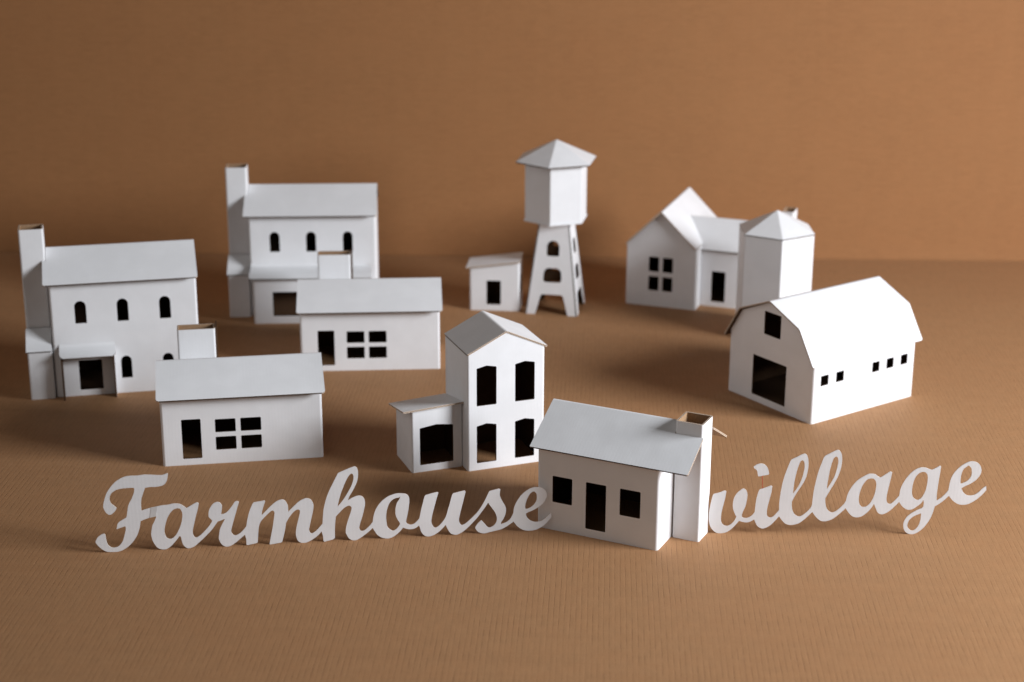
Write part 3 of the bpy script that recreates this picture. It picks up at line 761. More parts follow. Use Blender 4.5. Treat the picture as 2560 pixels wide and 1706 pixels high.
# ---------------------------------------------------------------- the cut-out words
def P_(txt): return [tuple(int(c) / 20000.0 for c in q.split(',')) for q in txt.split()]
FARMHOUSE = [('F','987,1410 984,1390 980,1363 974,1333 967,1306 959,1284 949,1262 937,1241 925,1225 912,1213 897,1204 882,1196 866,1191 842,1185 815,1181 787,1178 760,1175 736,1175 712,1176 688,1178 665,1178 643,1176 619,1172 599,1169 584,1166 575,1144 563,1112 550,1076 538,1045 530,1022 522,999 515,976 509,952 505,927 501,900 499,874 498,847 497,819 497,789 498,763 498,744 518,750 548,760 581,770 612,778 653,787 699,796 742,804 772,810 741,623 716,619 679,613 639,606 601,597 566,585 528,571 495,557 472,548 468,526 463,495 456,460 448,427 438,392 426,354 412,316 396,281 372,241 345,201 315,161 285,127 257,99 225,73 194,51 164,32 141,19 116,9 91,1 66,-5 42,-9 18,-11 -6,-12 -30,-11 -57,-10 -87,-8 -116,-4 -143,4 -168,17 -192,33 -214,51 -234,70 -253,90 -272,113 -288,135 -300,154 -312,174 -316,197 -311,215 -301,236 -290,257 -277,275 -264,290 -248,304 -232,315 -217,325 -189,338 -163,343 -149,330 -141,315 -141,301 -139,280 -138,257 -135,235 -132,211 -128,185 -123,160 -115,138 -105,121 -91,105 -76,92 -62,82 -49,76 -34,72 -20,71 -5,71 13,74 34,78 54,85 73,96 91,112 109,131 126,154 140,177 153,204 163,233 172,263 181,292 191,325 200,360 208,392 213,418 211,445 207,466 194,462 175,457 154,450 134,444 113,437 90,429 70,421 56,416 59,435 65,461 70,489 76,510 87,530 103,546 115,556 130,566 146,576 162,585 182,597 203,610 223,621 236,629 240,648 246,675 252,705 257,733 263,764 269,796 276,828 285,858 296,885 310,911 325,936 339,961 351,987 363,1013 374,1039 383,1063 390,1085 395,1108 400,1129 402,1146 400,1164 395,1178 377,1178 352,1178 323,1178 296,1178 270,1177 243,1177 217,1175 191,1173 167,1169 142,1165 118,1159 95,1151 73,1140 52,1127 32,1112 16,1098 6,1086 -3,1072 -10,1057 -16,1042 -21,1025 -24,1006 -26,987 -26,969 -24,952 -19,935 -14,920 -6,905 3,893 14,882 26,872 38,861 50,848 63,833 74,820 82,811 75,799 65,781 53,761 40,745 23,729 4,713 -16,701 -35,694 -51,695 -67,702 -82,713 -94,726 -107,744 -119,767 -129,790 -136,812 -139,829 -141,846 -141,863 -139,880 -134,906 -127,935 -118,965 -109,994 -99,1023 -89,1052 -77,1080 -64,1107 -49,1134 -32,1159 -14,1184 5,1208 27,1235 53,1263 79,1289 106,1313 132,1331 160,1348 187,1363 214,1375 237,1384 261,1391 285,1396 310,1399 344,1401 383,1400 423,1399 461,1399 497,1402 532,1406 568,1410 604,1411 665,1406 738,1398 810,1390 868,1387 897,1392 928,1401 955,1412 974,1419',[]),
 ('a','772,810 788,813 811,817 836,821 860,825 881,826 902,826 922,827 943,829 964,832 986,837 1007,842 1027,845 1044,847 1061,847 1078,847 1094,846 1112,843 1129,840 1146,836 1161,830 1175,822 1188,813 1200,804 1212,794 1226,783 1240,770 1253,759 1263,751 1277,759 1297,771 1319,783 1340,795 1364,809 1390,824 1414,838 1434,847 1449,848 1464,843 1472,834 1478,826 1474,806 1468,777 1460,745 1453,715 1444,682 1433,647 1422,611 1412,575 1402,537 1391,498 1382,460 1374,426 1367,400 1361,374 1355,349 1351,326 1349,309 1347,292 1347,275 1348,259 1351,244 1356,228 1363,215 1369,203 1384,189 1403,185 1416,189 1432,197 1448,207 1461,215 1479,229 1493,240 1523,161 1504,144 1477,119 1448,92 1423,70 1406,55 1389,40 1371,26 1352,14 1331,5 1308,-4 1286,-10 1267,-12 1253,-11 1239,-6 1226,1 1215,9 1203,20 1191,33 1181,47 1172,62 1165,81 1159,102 1154,124 1150,144 1147,162 1144,181 1142,198 1138,212 1129,225 1119,234 1108,218 1092,196 1073,172 1055,149 1035,125 1012,99 989,74 967,53 948,36 927,21 907,8 888,-2 871,-7 854,-10 836,-10 819,-8 799,-4 778,2 756,11 738,23 721,39 707,59 694,81 682,102 672,123 663,144 656,166 649,188 644,211 640,234 637,258 636,281 637,306 641,332 645,357 650,381 654,402 658,424 663,445 670,464 677,480 686,495 695,509 703,525 711,542 719,561 727,579 732,594 738,610 741,623',['1105,756 1116,757 1128,756 1139,752 1149,747 1158,739 1165,728 1172,716 1177,704 1182,690 1185,676 1188,660 1189,645 1188,626 1187,605 1184,583 1180,562 1176,537 1170,509 1163,481 1156,454 1146,427 1135,400 1124,373 1112,348 1100,324 1088,300 1075,278 1062,258 1049,242 1034,227 1020,213 1005,202 993,195 979,189 965,185 951,184 938,186 924,191 911,198 900,208 891,220 884,235 878,252 873,268 869,285 867,302 866,319 866,336 867,356 870,377 874,398 878,419 883,441 889,464 895,487 902,510 910,533 918,555 927,578 937,600 949,621 961,642 974,662 987,681 1000,696 1014,712 1028,725 1043,736 1058,744 1074,750 1090,754']),
 ('r','1493,240 1507,255 1528,276 1552,300 1573,323 1592,345 1612,368 1630,390 1646,411 1659,431 1672,452 1683,471 1691,485 1684,500 1674,519 1666,529 1655,539 1645,551 1638,563 1634,576 1633,591 1633,607 1634,622 1636,641 1640,662 1646,684 1653,704 1662,724 1672,743 1683,761 1694,777 1705,791 1717,804 1730,815 1742,825 1755,831 1769,836 1783,838 1796,838 1808,837 1819,833 1830,827 1840,820 1849,811 1857,800 1864,789 1869,776 1871,763 1872,748 1871,733 1869,718 1865,690 1859,656 1853,624 1849,602 1861,605 1878,608 1897,613 1914,619 1929,627 1943,636 1956,647 1969,658 1986,677 2005,700 2024,724 2041,746 2057,769 2072,793 2086,815 2098,831 2117,839 2137,838 2154,829 2166,819 2158,794 2147,758 2134,718 2122,680 2109,638 2095,592 2081,547 2068,506 2059,475 2049,442 2040,411 2032,382 2025,359 2019,334 2013,311 2009,291 2008,278 2008,265 2010,252 2014,240 2021,227 2030,215 2040,204 2050,196 2071,190 2092,193 2108,200 2126,209 2145,220 2163,232 2181,248 2201,267 2219,287 2234,304 2245,317 2256,331 2265,344 2272,353 2242,195 2227,182 2205,163 2181,142 2158,122 2134,102 2110,81 2085,61 2062,43 2043,29 2023,16 2003,5 1984,-4 1967,-10 1949,-14 1931,-16 1914,-15 1898,-12 1882,-5 1868,3 1855,12 1844,21 1834,32 1826,44 1819,56 1810,75 1801,97 1793,121 1788,142 1788,161 1789,180 1793,199 1796,218 1800,242 1804,267 1809,293 1816,318 1825,344 1837,370 1848,395 1859,417 1867,432 1876,447 1884,461 1892,474 1903,498 1911,516 1901,512 1886,506 1870,499 1855,493 1837,487 1817,480 1798,475 1785,471 1778,461 1768,446 1756,430 1745,414 1732,396 1718,375 1703,354 1687,333 1669,312 1649,290 1628,267 1607,245 1584,222 1560,198 1538,176 1523,161',[]),
 ('m','2272,353 2275,373 2280,401 2286,433 2292,462 2297,487 2303,512 2309,537 2315,561 2323,588 2331,615 2340,642 2350,668 2363,698 2377,729 2390,757 2401,779 2409,790 2417,799 2608,826 2612,817 2613,805 2608,786 2599,760 2589,733 2580,707 2573,684 2566,660 2559,637 2554,616 2551,598 2548,579 2546,561 2545,549 2561,565 2583,588 2608,614 2631,637 2651,657 2670,677 2690,697 2710,717 2733,738 2757,759 2781,779 2805,795 2828,808 2853,818 2877,825 2898,828 2914,827 2930,822 2945,814 2958,804 2968,793 2975,780 2981,766 2987,753 2992,740 2997,728 3001,715 3004,701 3006,676 3007,644 3007,613 3008,592 3023,607 3044,629 3068,653 3091,676 3114,699 3139,724 3163,748 3186,767 3205,781 3225,794 3245,805 3264,814 3281,821 3299,827 3316,830 3334,831 3352,828 3370,822 3387,813 3402,802 3414,789 3423,772 3431,754 3438,738 3442,723 3446,708 3447,693 3448,678 3446,655 3442,627 3438,598 3433,570 3425,535 3416,496 3406,457 3397,420 3389,385 3380,349 3372,315 3366,286 3362,269 3358,252 3356,235 3356,219 3359,204 3364,190 3371,177 3377,167 3387,158 3400,155 3412,160 3428,168 3444,178 3459,188 3474,201 3491,216 3507,232 3522,248 3541,270 3562,294 3581,317 3594,333 3574,186 3562,172 3544,151 3523,129 3503,109 3480,90 3456,71 3432,54 3408,38 3384,24 3360,11 3335,0 3313,-8 3296,-14 3279,-18 3261,-20 3244,-20 3225,-16 3207,-10 3190,-2 3175,8 3164,19 3155,32 3148,46 3142,61 3136,80 3131,102 3126,124 3124,147 3123,168 3124,189 3126,210 3129,231 3134,262 3141,297 3149,333 3157,365 3163,390 3170,415 3177,440 3183,465 3191,495 3199,527 3206,557 3210,581 3207,603 3196,620 3182,628 3166,627 3152,621 3136,612 3118,600 3103,587 3084,567 3063,543 3042,516 3023,490 3005,462 2987,431 2972,403 2962,384 2957,355 2950,314 2941,268 2933,225 2921,174 2906,117 2892,64 2883,28 2859,10 2674,-18 2660,-6 2666,23 2674,64 2683,110 2692,153 2700,191 2709,229 2717,267 2725,304 2731,339 2738,375 2744,411 2749,446 2755,481 2761,518 2766,552 2768,579 2763,604 2753,622 2740,629 2726,628 2713,621 2698,610 2682,597 2667,585 2650,569 2632,551 2613,532 2595,513 2578,495 2561,477 2545,459 2531,441 2521,423 2512,405 2504,386 2498,367 2492,343 2486,318 2482,292 2478,266 2473,215 2467,151 2461,90 2458,47 2445,27 2283,-7 2260,3 2260,23 2261,51 2260,82 2259,109 2255,133 2250,157 2245,179 2242,195',[]),
 ('h','3594,333 3596,358 3599,393 3602,433 3605,469 3608,499 3610,530 3614,561 3618,591 3624,621 3630,652 3637,682 3645,712 3654,746 3664,781 3675,817 3686,852 3700,887 3715,922 3730,957 3746,991 3763,1026 3781,1061 3798,1095 3815,1129 3833,1164 3850,1200 3867,1233 3879,1257 3887,1270 3894,1280 3919,1291 3956,1307 3996,1324 4035,1340 4072,1355 4111,1369 4147,1382 4175,1389 4195,1383 4212,1367 4219,1355 4225,1341 4230,1326 4234,1310 4236,1292 4237,1271 4237,1250 4236,1229 4235,1207 4233,1185 4229,1162 4225,1139 4219,1116 4212,1094 4204,1071 4195,1049 4182,1021 4167,991 4151,960 4136,931 4121,905 4105,880 4090,855 4077,832 4068,811 4059,788 4052,767 4047,752 4061,761 4080,774 4102,788 4123,799 4142,808 4162,816 4181,823 4198,828 4212,831 4226,833 4241,833 4255,831 4269,828 4284,822 4298,815 4310,805 4320,791 4329,774 4336,755 4341,737 4344,719 4346,701 4346,683 4344,665 4341,640 4336,612 4329,583 4323,554 4316,524 4308,493 4300,462 4292,433 4283,404 4274,376 4265,348 4256,321 4249,295 4242,267 4236,241 4233,220 4238,194 4248,172 4260,159 4276,153 4288,155 4303,159 4319,165 4333,173 4349,185 4366,199 4384,215 4400,231 4420,253 4441,279 4459,303 4473,320 4468,205 4454,191 4434,171 4411,149 4388,129 4367,111 4346,94 4324,77 4302,61 4281,45 4259,30 4237,16 4216,4 4198,-5 4179,-14 4160,-19 4140,-20 4118,-16 4096,-7 4074,5 4056,18 4043,33 4032,51 4023,70 4016,87 4003,113 3995,140 3995,164 3997,193 4001,223 4006,252 4014,286 4025,323 4036,360 4047,394 4057,425 4068,457 4079,487 4088,515 4095,539 4101,564 4106,587 4109,606 4103,627 4091,643 4074,652 4054,653 4037,647 4018,638 3997,626 3978,613 3959,596 3939,576 3920,555 3901,535 3881,514 3860,491 3842,471 3829,457 3826,429 3821,389 3816,344 3812,304 3810,270 3808,236 3806,203 3805,171 3804,138 3804,104 3803,73 3803,52 3774,23 3618,-17 3600,6 3599,23 3598,48 3596,75 3594,100 3589,123 3584,148 3578,170 3574,186',['3867,644 3881,661 3901,684 3924,711 3944,737 3964,765 3983,794 4003,825 4022,855 4042,889 4063,925 4083,961 4100,993 4112,1018 4122,1043 4132,1068 4140,1093 4146,1116 4152,1139 4156,1162 4158,1183 4156,1213 4148,1239 4137,1253 4121,1258 4099,1245 4078,1222 4066,1205 4053,1184 4041,1161 4029,1139 4015,1108 4000,1073 3984,1036 3970,1000 3956,965 3943,931 3931,896 3919,860 3908,822 3896,781 3886,742 3878,710 3874,692 3871,673 3869,656']),
 ('o','4473,320 4474,335 4477,356 4480,380 4484,402 4489,426 4495,453 4502,480 4509,503 4516,521 4523,539 4530,556 4539,573 4551,595 4565,618 4581,641 4597,662 4615,683 4634,703 4653,722 4674,740 4696,757 4719,774 4744,789 4769,802 4797,813 4827,823 4856,831 4882,837 4901,840 4920,841 4939,841 4957,840 4981,838 5006,835 5031,831 5051,826 5077,814 5098,795 5106,783 5112,768 5117,753 5120,738 5122,717 5122,694 5121,669 5119,646 5116,617 5112,586 5108,554 5103,523 5098,495 5093,467 5088,439 5082,411 5076,382 5068,351 5062,322 5059,299 5063,276 5075,257 5086,248 5101,240 5117,233 5132,230 5149,231 5166,234 5183,240 5199,247 5214,257 5228,270 5242,283 5255,296 5266,309 5277,323 5287,336 5294,345 5285,207 5272,197 5255,183 5234,168 5214,157 5193,150 5170,145 5148,143 5127,143 5112,144 5096,147 5080,151 5065,156 5048,162 5030,170 5014,177 5003,181 4993,168 4978,149 4962,128 4945,109 4927,91 4908,73 4888,56 4868,41 4850,28 4830,16 4811,6 4792,-2 4773,-8 4754,-12 4735,-14 4716,-13 4693,-10 4669,-5 4644,3 4622,13 4601,24 4582,37 4564,52 4547,68 4534,86 4522,105 4512,125 4502,143 4492,160 4483,178 4474,194 4468,205',['4966,784 4963,774 4958,758 4953,742 4946,726 4937,712 4927,697 4916,683 4907,667 4900,648 4893,628 4887,607 4883,586 4879,566 4876,546 4874,525 4874,505 4873,484 4874,463 4876,442 4880,422 4885,403 4891,385 4899,366 4907,349 4917,329 4929,309 4940,290 4948,274 4951,258 4947,243 4939,228 4926,209 4912,189 4899,173 4888,163 4875,154 4862,146 4851,140 4835,132 4818,131 4806,136 4792,145 4779,155 4766,165 4756,176 4745,187 4737,200 4730,214 4724,230 4721,248 4719,268 4717,286 4714,310 4712,336 4710,363 4709,390 4711,420 4713,452 4717,484 4721,513 4726,536 4732,559 4739,582 4746,603 4755,625 4764,646 4774,665 4786,683 4798,699 4813,713 4828,726 4843,737 4857,744 4871,749 4886,754 4900,757 4922,759 4942,762 4956,773']),
 ('u','5294,345 5297,360 5302,382 5306,406 5311,429 5316,453 5321,479 5326,504 5332,530 5339,556 5346,584 5353,611 5361,638 5368,669 5375,702 5383,732 5389,755 5399,772 5409,784 5429,789 5458,797 5489,805 5518,812 5545,818 5572,824 5597,829 5616,831 5627,824 5634,815 5628,796 5620,769 5611,739 5603,711 5595,681 5587,649 5579,617 5570,585 5562,554 5554,522 5545,490 5538,460 5531,430 5524,399 5518,369 5513,342 5510,321 5507,299 5506,278 5507,257 5511,236 5518,214 5527,194 5535,178 5548,160 5566,149 5578,150 5593,155 5607,162 5621,170 5636,182 5653,197 5669,213 5684,230 5701,251 5718,274 5734,298 5748,321 5758,341 5766,362 5773,383 5780,404 5786,427 5792,450 5798,473 5804,497 5812,523 5820,550 5828,578 5836,605 5846,645 5857,690 5868,732 5877,764 5887,781 5896,793 5937,802 5995,816 6054,829 6096,836 6108,825 6115,811 6110,790 6103,760 6095,726 6087,694 6080,662 6072,628 6063,594 6055,560 6046,523 6037,484 6027,445 6019,409 6012,376 6004,341 5998,309 5995,282 5995,267 5997,251 6001,236 6006,222 6012,208 6019,195 6028,184 6037,177 6048,175 6060,177 6073,182 6085,187 6101,197 6119,210 6138,225 6156,239 6177,259 6199,281 6222,303 6243,324 6261,343 6280,361 6297,379 6314,398 6328,416 6343,436 6356,455 6365,467 6409,425 6397,407 6378,380 6357,351 6337,324 6318,301 6298,278 6278,256 6258,234 6237,210 6215,187 6193,163 6171,140 6148,117 6124,95 6100,74 6076,55 6052,39 6027,23 6003,10 5981,0 5966,-4 5950,-7 5934,-7 5918,-5 5900,-1 5882,5 5864,13 5847,25 5834,39 5822,57 5811,76 5801,96 5789,120 5777,148 5766,174 5758,192 5746,179 5729,159 5710,138 5691,119 5674,102 5656,85 5639,69 5620,54 5599,40 5577,26 5555,13 5533,3 5511,-4 5489,-10 5467,-13 5446,-14 5428,-11 5409,-7 5392,1 5376,12 5361,27 5346,46 5333,66 5322,87 5314,109 5309,133 5304,156 5300,174 5292,193 5285,207',[]),
 ('s','6365,467 6375,483 6389,506 6405,532 6419,557 6432,581 6445,605 6458,631 6470,656 6484,686 6498,718 6511,748 6521,771 6531,789 6539,803 6554,807 6576,813 6600,819 6623,824 6645,829 6668,834 6689,838 6706,840 6722,833 6733,824 6732,814 6729,800 6726,784 6724,768 6723,754 6722,739 6722,724 6724,710 6729,690 6736,669 6744,647 6753,626 6764,603 6777,580 6790,557 6801,537 6808,523 6815,509 6821,494 6826,480 6830,467 6832,453 6833,439 6834,425 6833,407 6831,387 6827,366 6823,347 6816,325 6809,304 6800,282 6790,261 6779,242 6767,222 6755,204 6746,188 6744,170 6745,154 6757,158 6775,164 6794,170 6812,177 6828,184 6843,192 6857,200 6871,210 6883,219 6894,230 6905,242 6914,255 6924,269 6932,286 6940,302 6947,316 6952,328 6957,340 6962,351 6965,359 6968,195 6953,184 6932,167 6908,150 6885,133 6865,120 6845,106 6824,93 6805,82 6789,74 6773,66 6756,60 6739,54 6710,47 6675,39 6639,32 6608,25 6586,21 6563,16 6541,11 6520,6 6502,2 6484,-3 6465,-7 6447,-8 6428,-7 6409,-3 6391,2 6374,8 6360,14 6347,21 6335,30 6323,41 6312,55 6302,71 6293,88 6287,102 6287,120 6294,137 6301,150 6310,164 6320,178 6331,191 6345,206 6362,223 6377,237 6389,247 6397,244 6404,238 6412,229 6423,215 6436,199 6448,185 6459,170 6470,154 6481,139 6491,127 6508,111 6528,101 6538,101 6549,103 6561,106 6571,111 6584,117 6597,124 6611,133 6622,144 6633,155 6643,168 6652,182 6659,197 6665,213 6669,231 6671,249 6672,268 6670,287 6666,308 6661,328 6655,347 6648,365 6641,383 6632,400 6622,416 6611,435 6598,454 6585,474 6572,494 6556,517 6539,543 6524,567 6514,583 6504,568 6491,546 6477,522 6463,499 6448,479 6433,457 6419,438 6409,425',[]),
 ('e','6965,359 6967,375 6969,399 6972,425 6976,449 6981,469 6987,488 6993,508 7001,526 7010,547 7021,569 7032,590 7044,611 7058,632 7072,653 7086,674 7102,694 7119,712 7138,730 7156,746 7175,761 7192,774 7211,787 7229,798 7247,808 7265,816 7283,823 7302,829 7320,834 7338,836 7356,838 7375,837 7393,836 7411,834 7430,830 7449,825 7466,818 7482,810 7498,799 7512,788 7525,775 7536,760 7545,744 7553,727 7558,710 7561,694 7562,679 7561,663 7559,647 7555,630 7549,612 7542,594 7534,578 7523,560 7511,542 7497,525 7483,509 7467,493 7449,478 7430,464 7410,450 7390,436 7368,423 7346,411 7323,399 7299,388 7273,378 7248,369 7228,361 7217,354 7205,347 7195,340 7188,335 7191,323 7195,306 7200,288 7207,271 7216,255 7226,240 7238,226 7251,213 7265,202 7279,193 7294,185 7310,178 7326,173 7342,169 7359,166 7376,165 7394,165 7413,167 7431,170 7449,175 7467,181 7483,188 7500,197 7515,207 7532,220 7548,235 7564,252 7581,267 7597,282 7615,299 7631,313 7642,323 7647,248 7637,234 7622,214 7605,192 7589,171 7572,152 7554,132 7536,113 7516,96 7496,79 7474,63 7452,49 7428,37 7403,26 7377,17 7351,10 7326,5 7304,2 7282,0 7260,0 7238,1 7215,3 7193,7 7171,13 7149,20 7130,29 7111,40 7093,52 7076,64 7062,75 7049,87 7036,100 7024,114 7009,134 6993,158 6978,180 6968,195',['7184,426 7182,437 7179,452 7177,470 7176,486 7178,503 7181,520 7186,538 7190,556 7196,576 7203,598 7211,620 7219,641 7229,662 7239,682 7251,701 7262,717 7274,729 7288,740 7302,748 7313,754 7328,757 7342,752 7351,745 7360,736 7369,724 7376,712 7380,697 7382,681 7383,665 7383,648 7383,631 7383,613 7381,595 7377,578 7369,560 7360,542 7349,525 7337,509 7323,494 7309,480 7293,468 7279,457 7266,449 7253,442 7240,436 7228,432 7216,429 7203,428 7192,427'])]
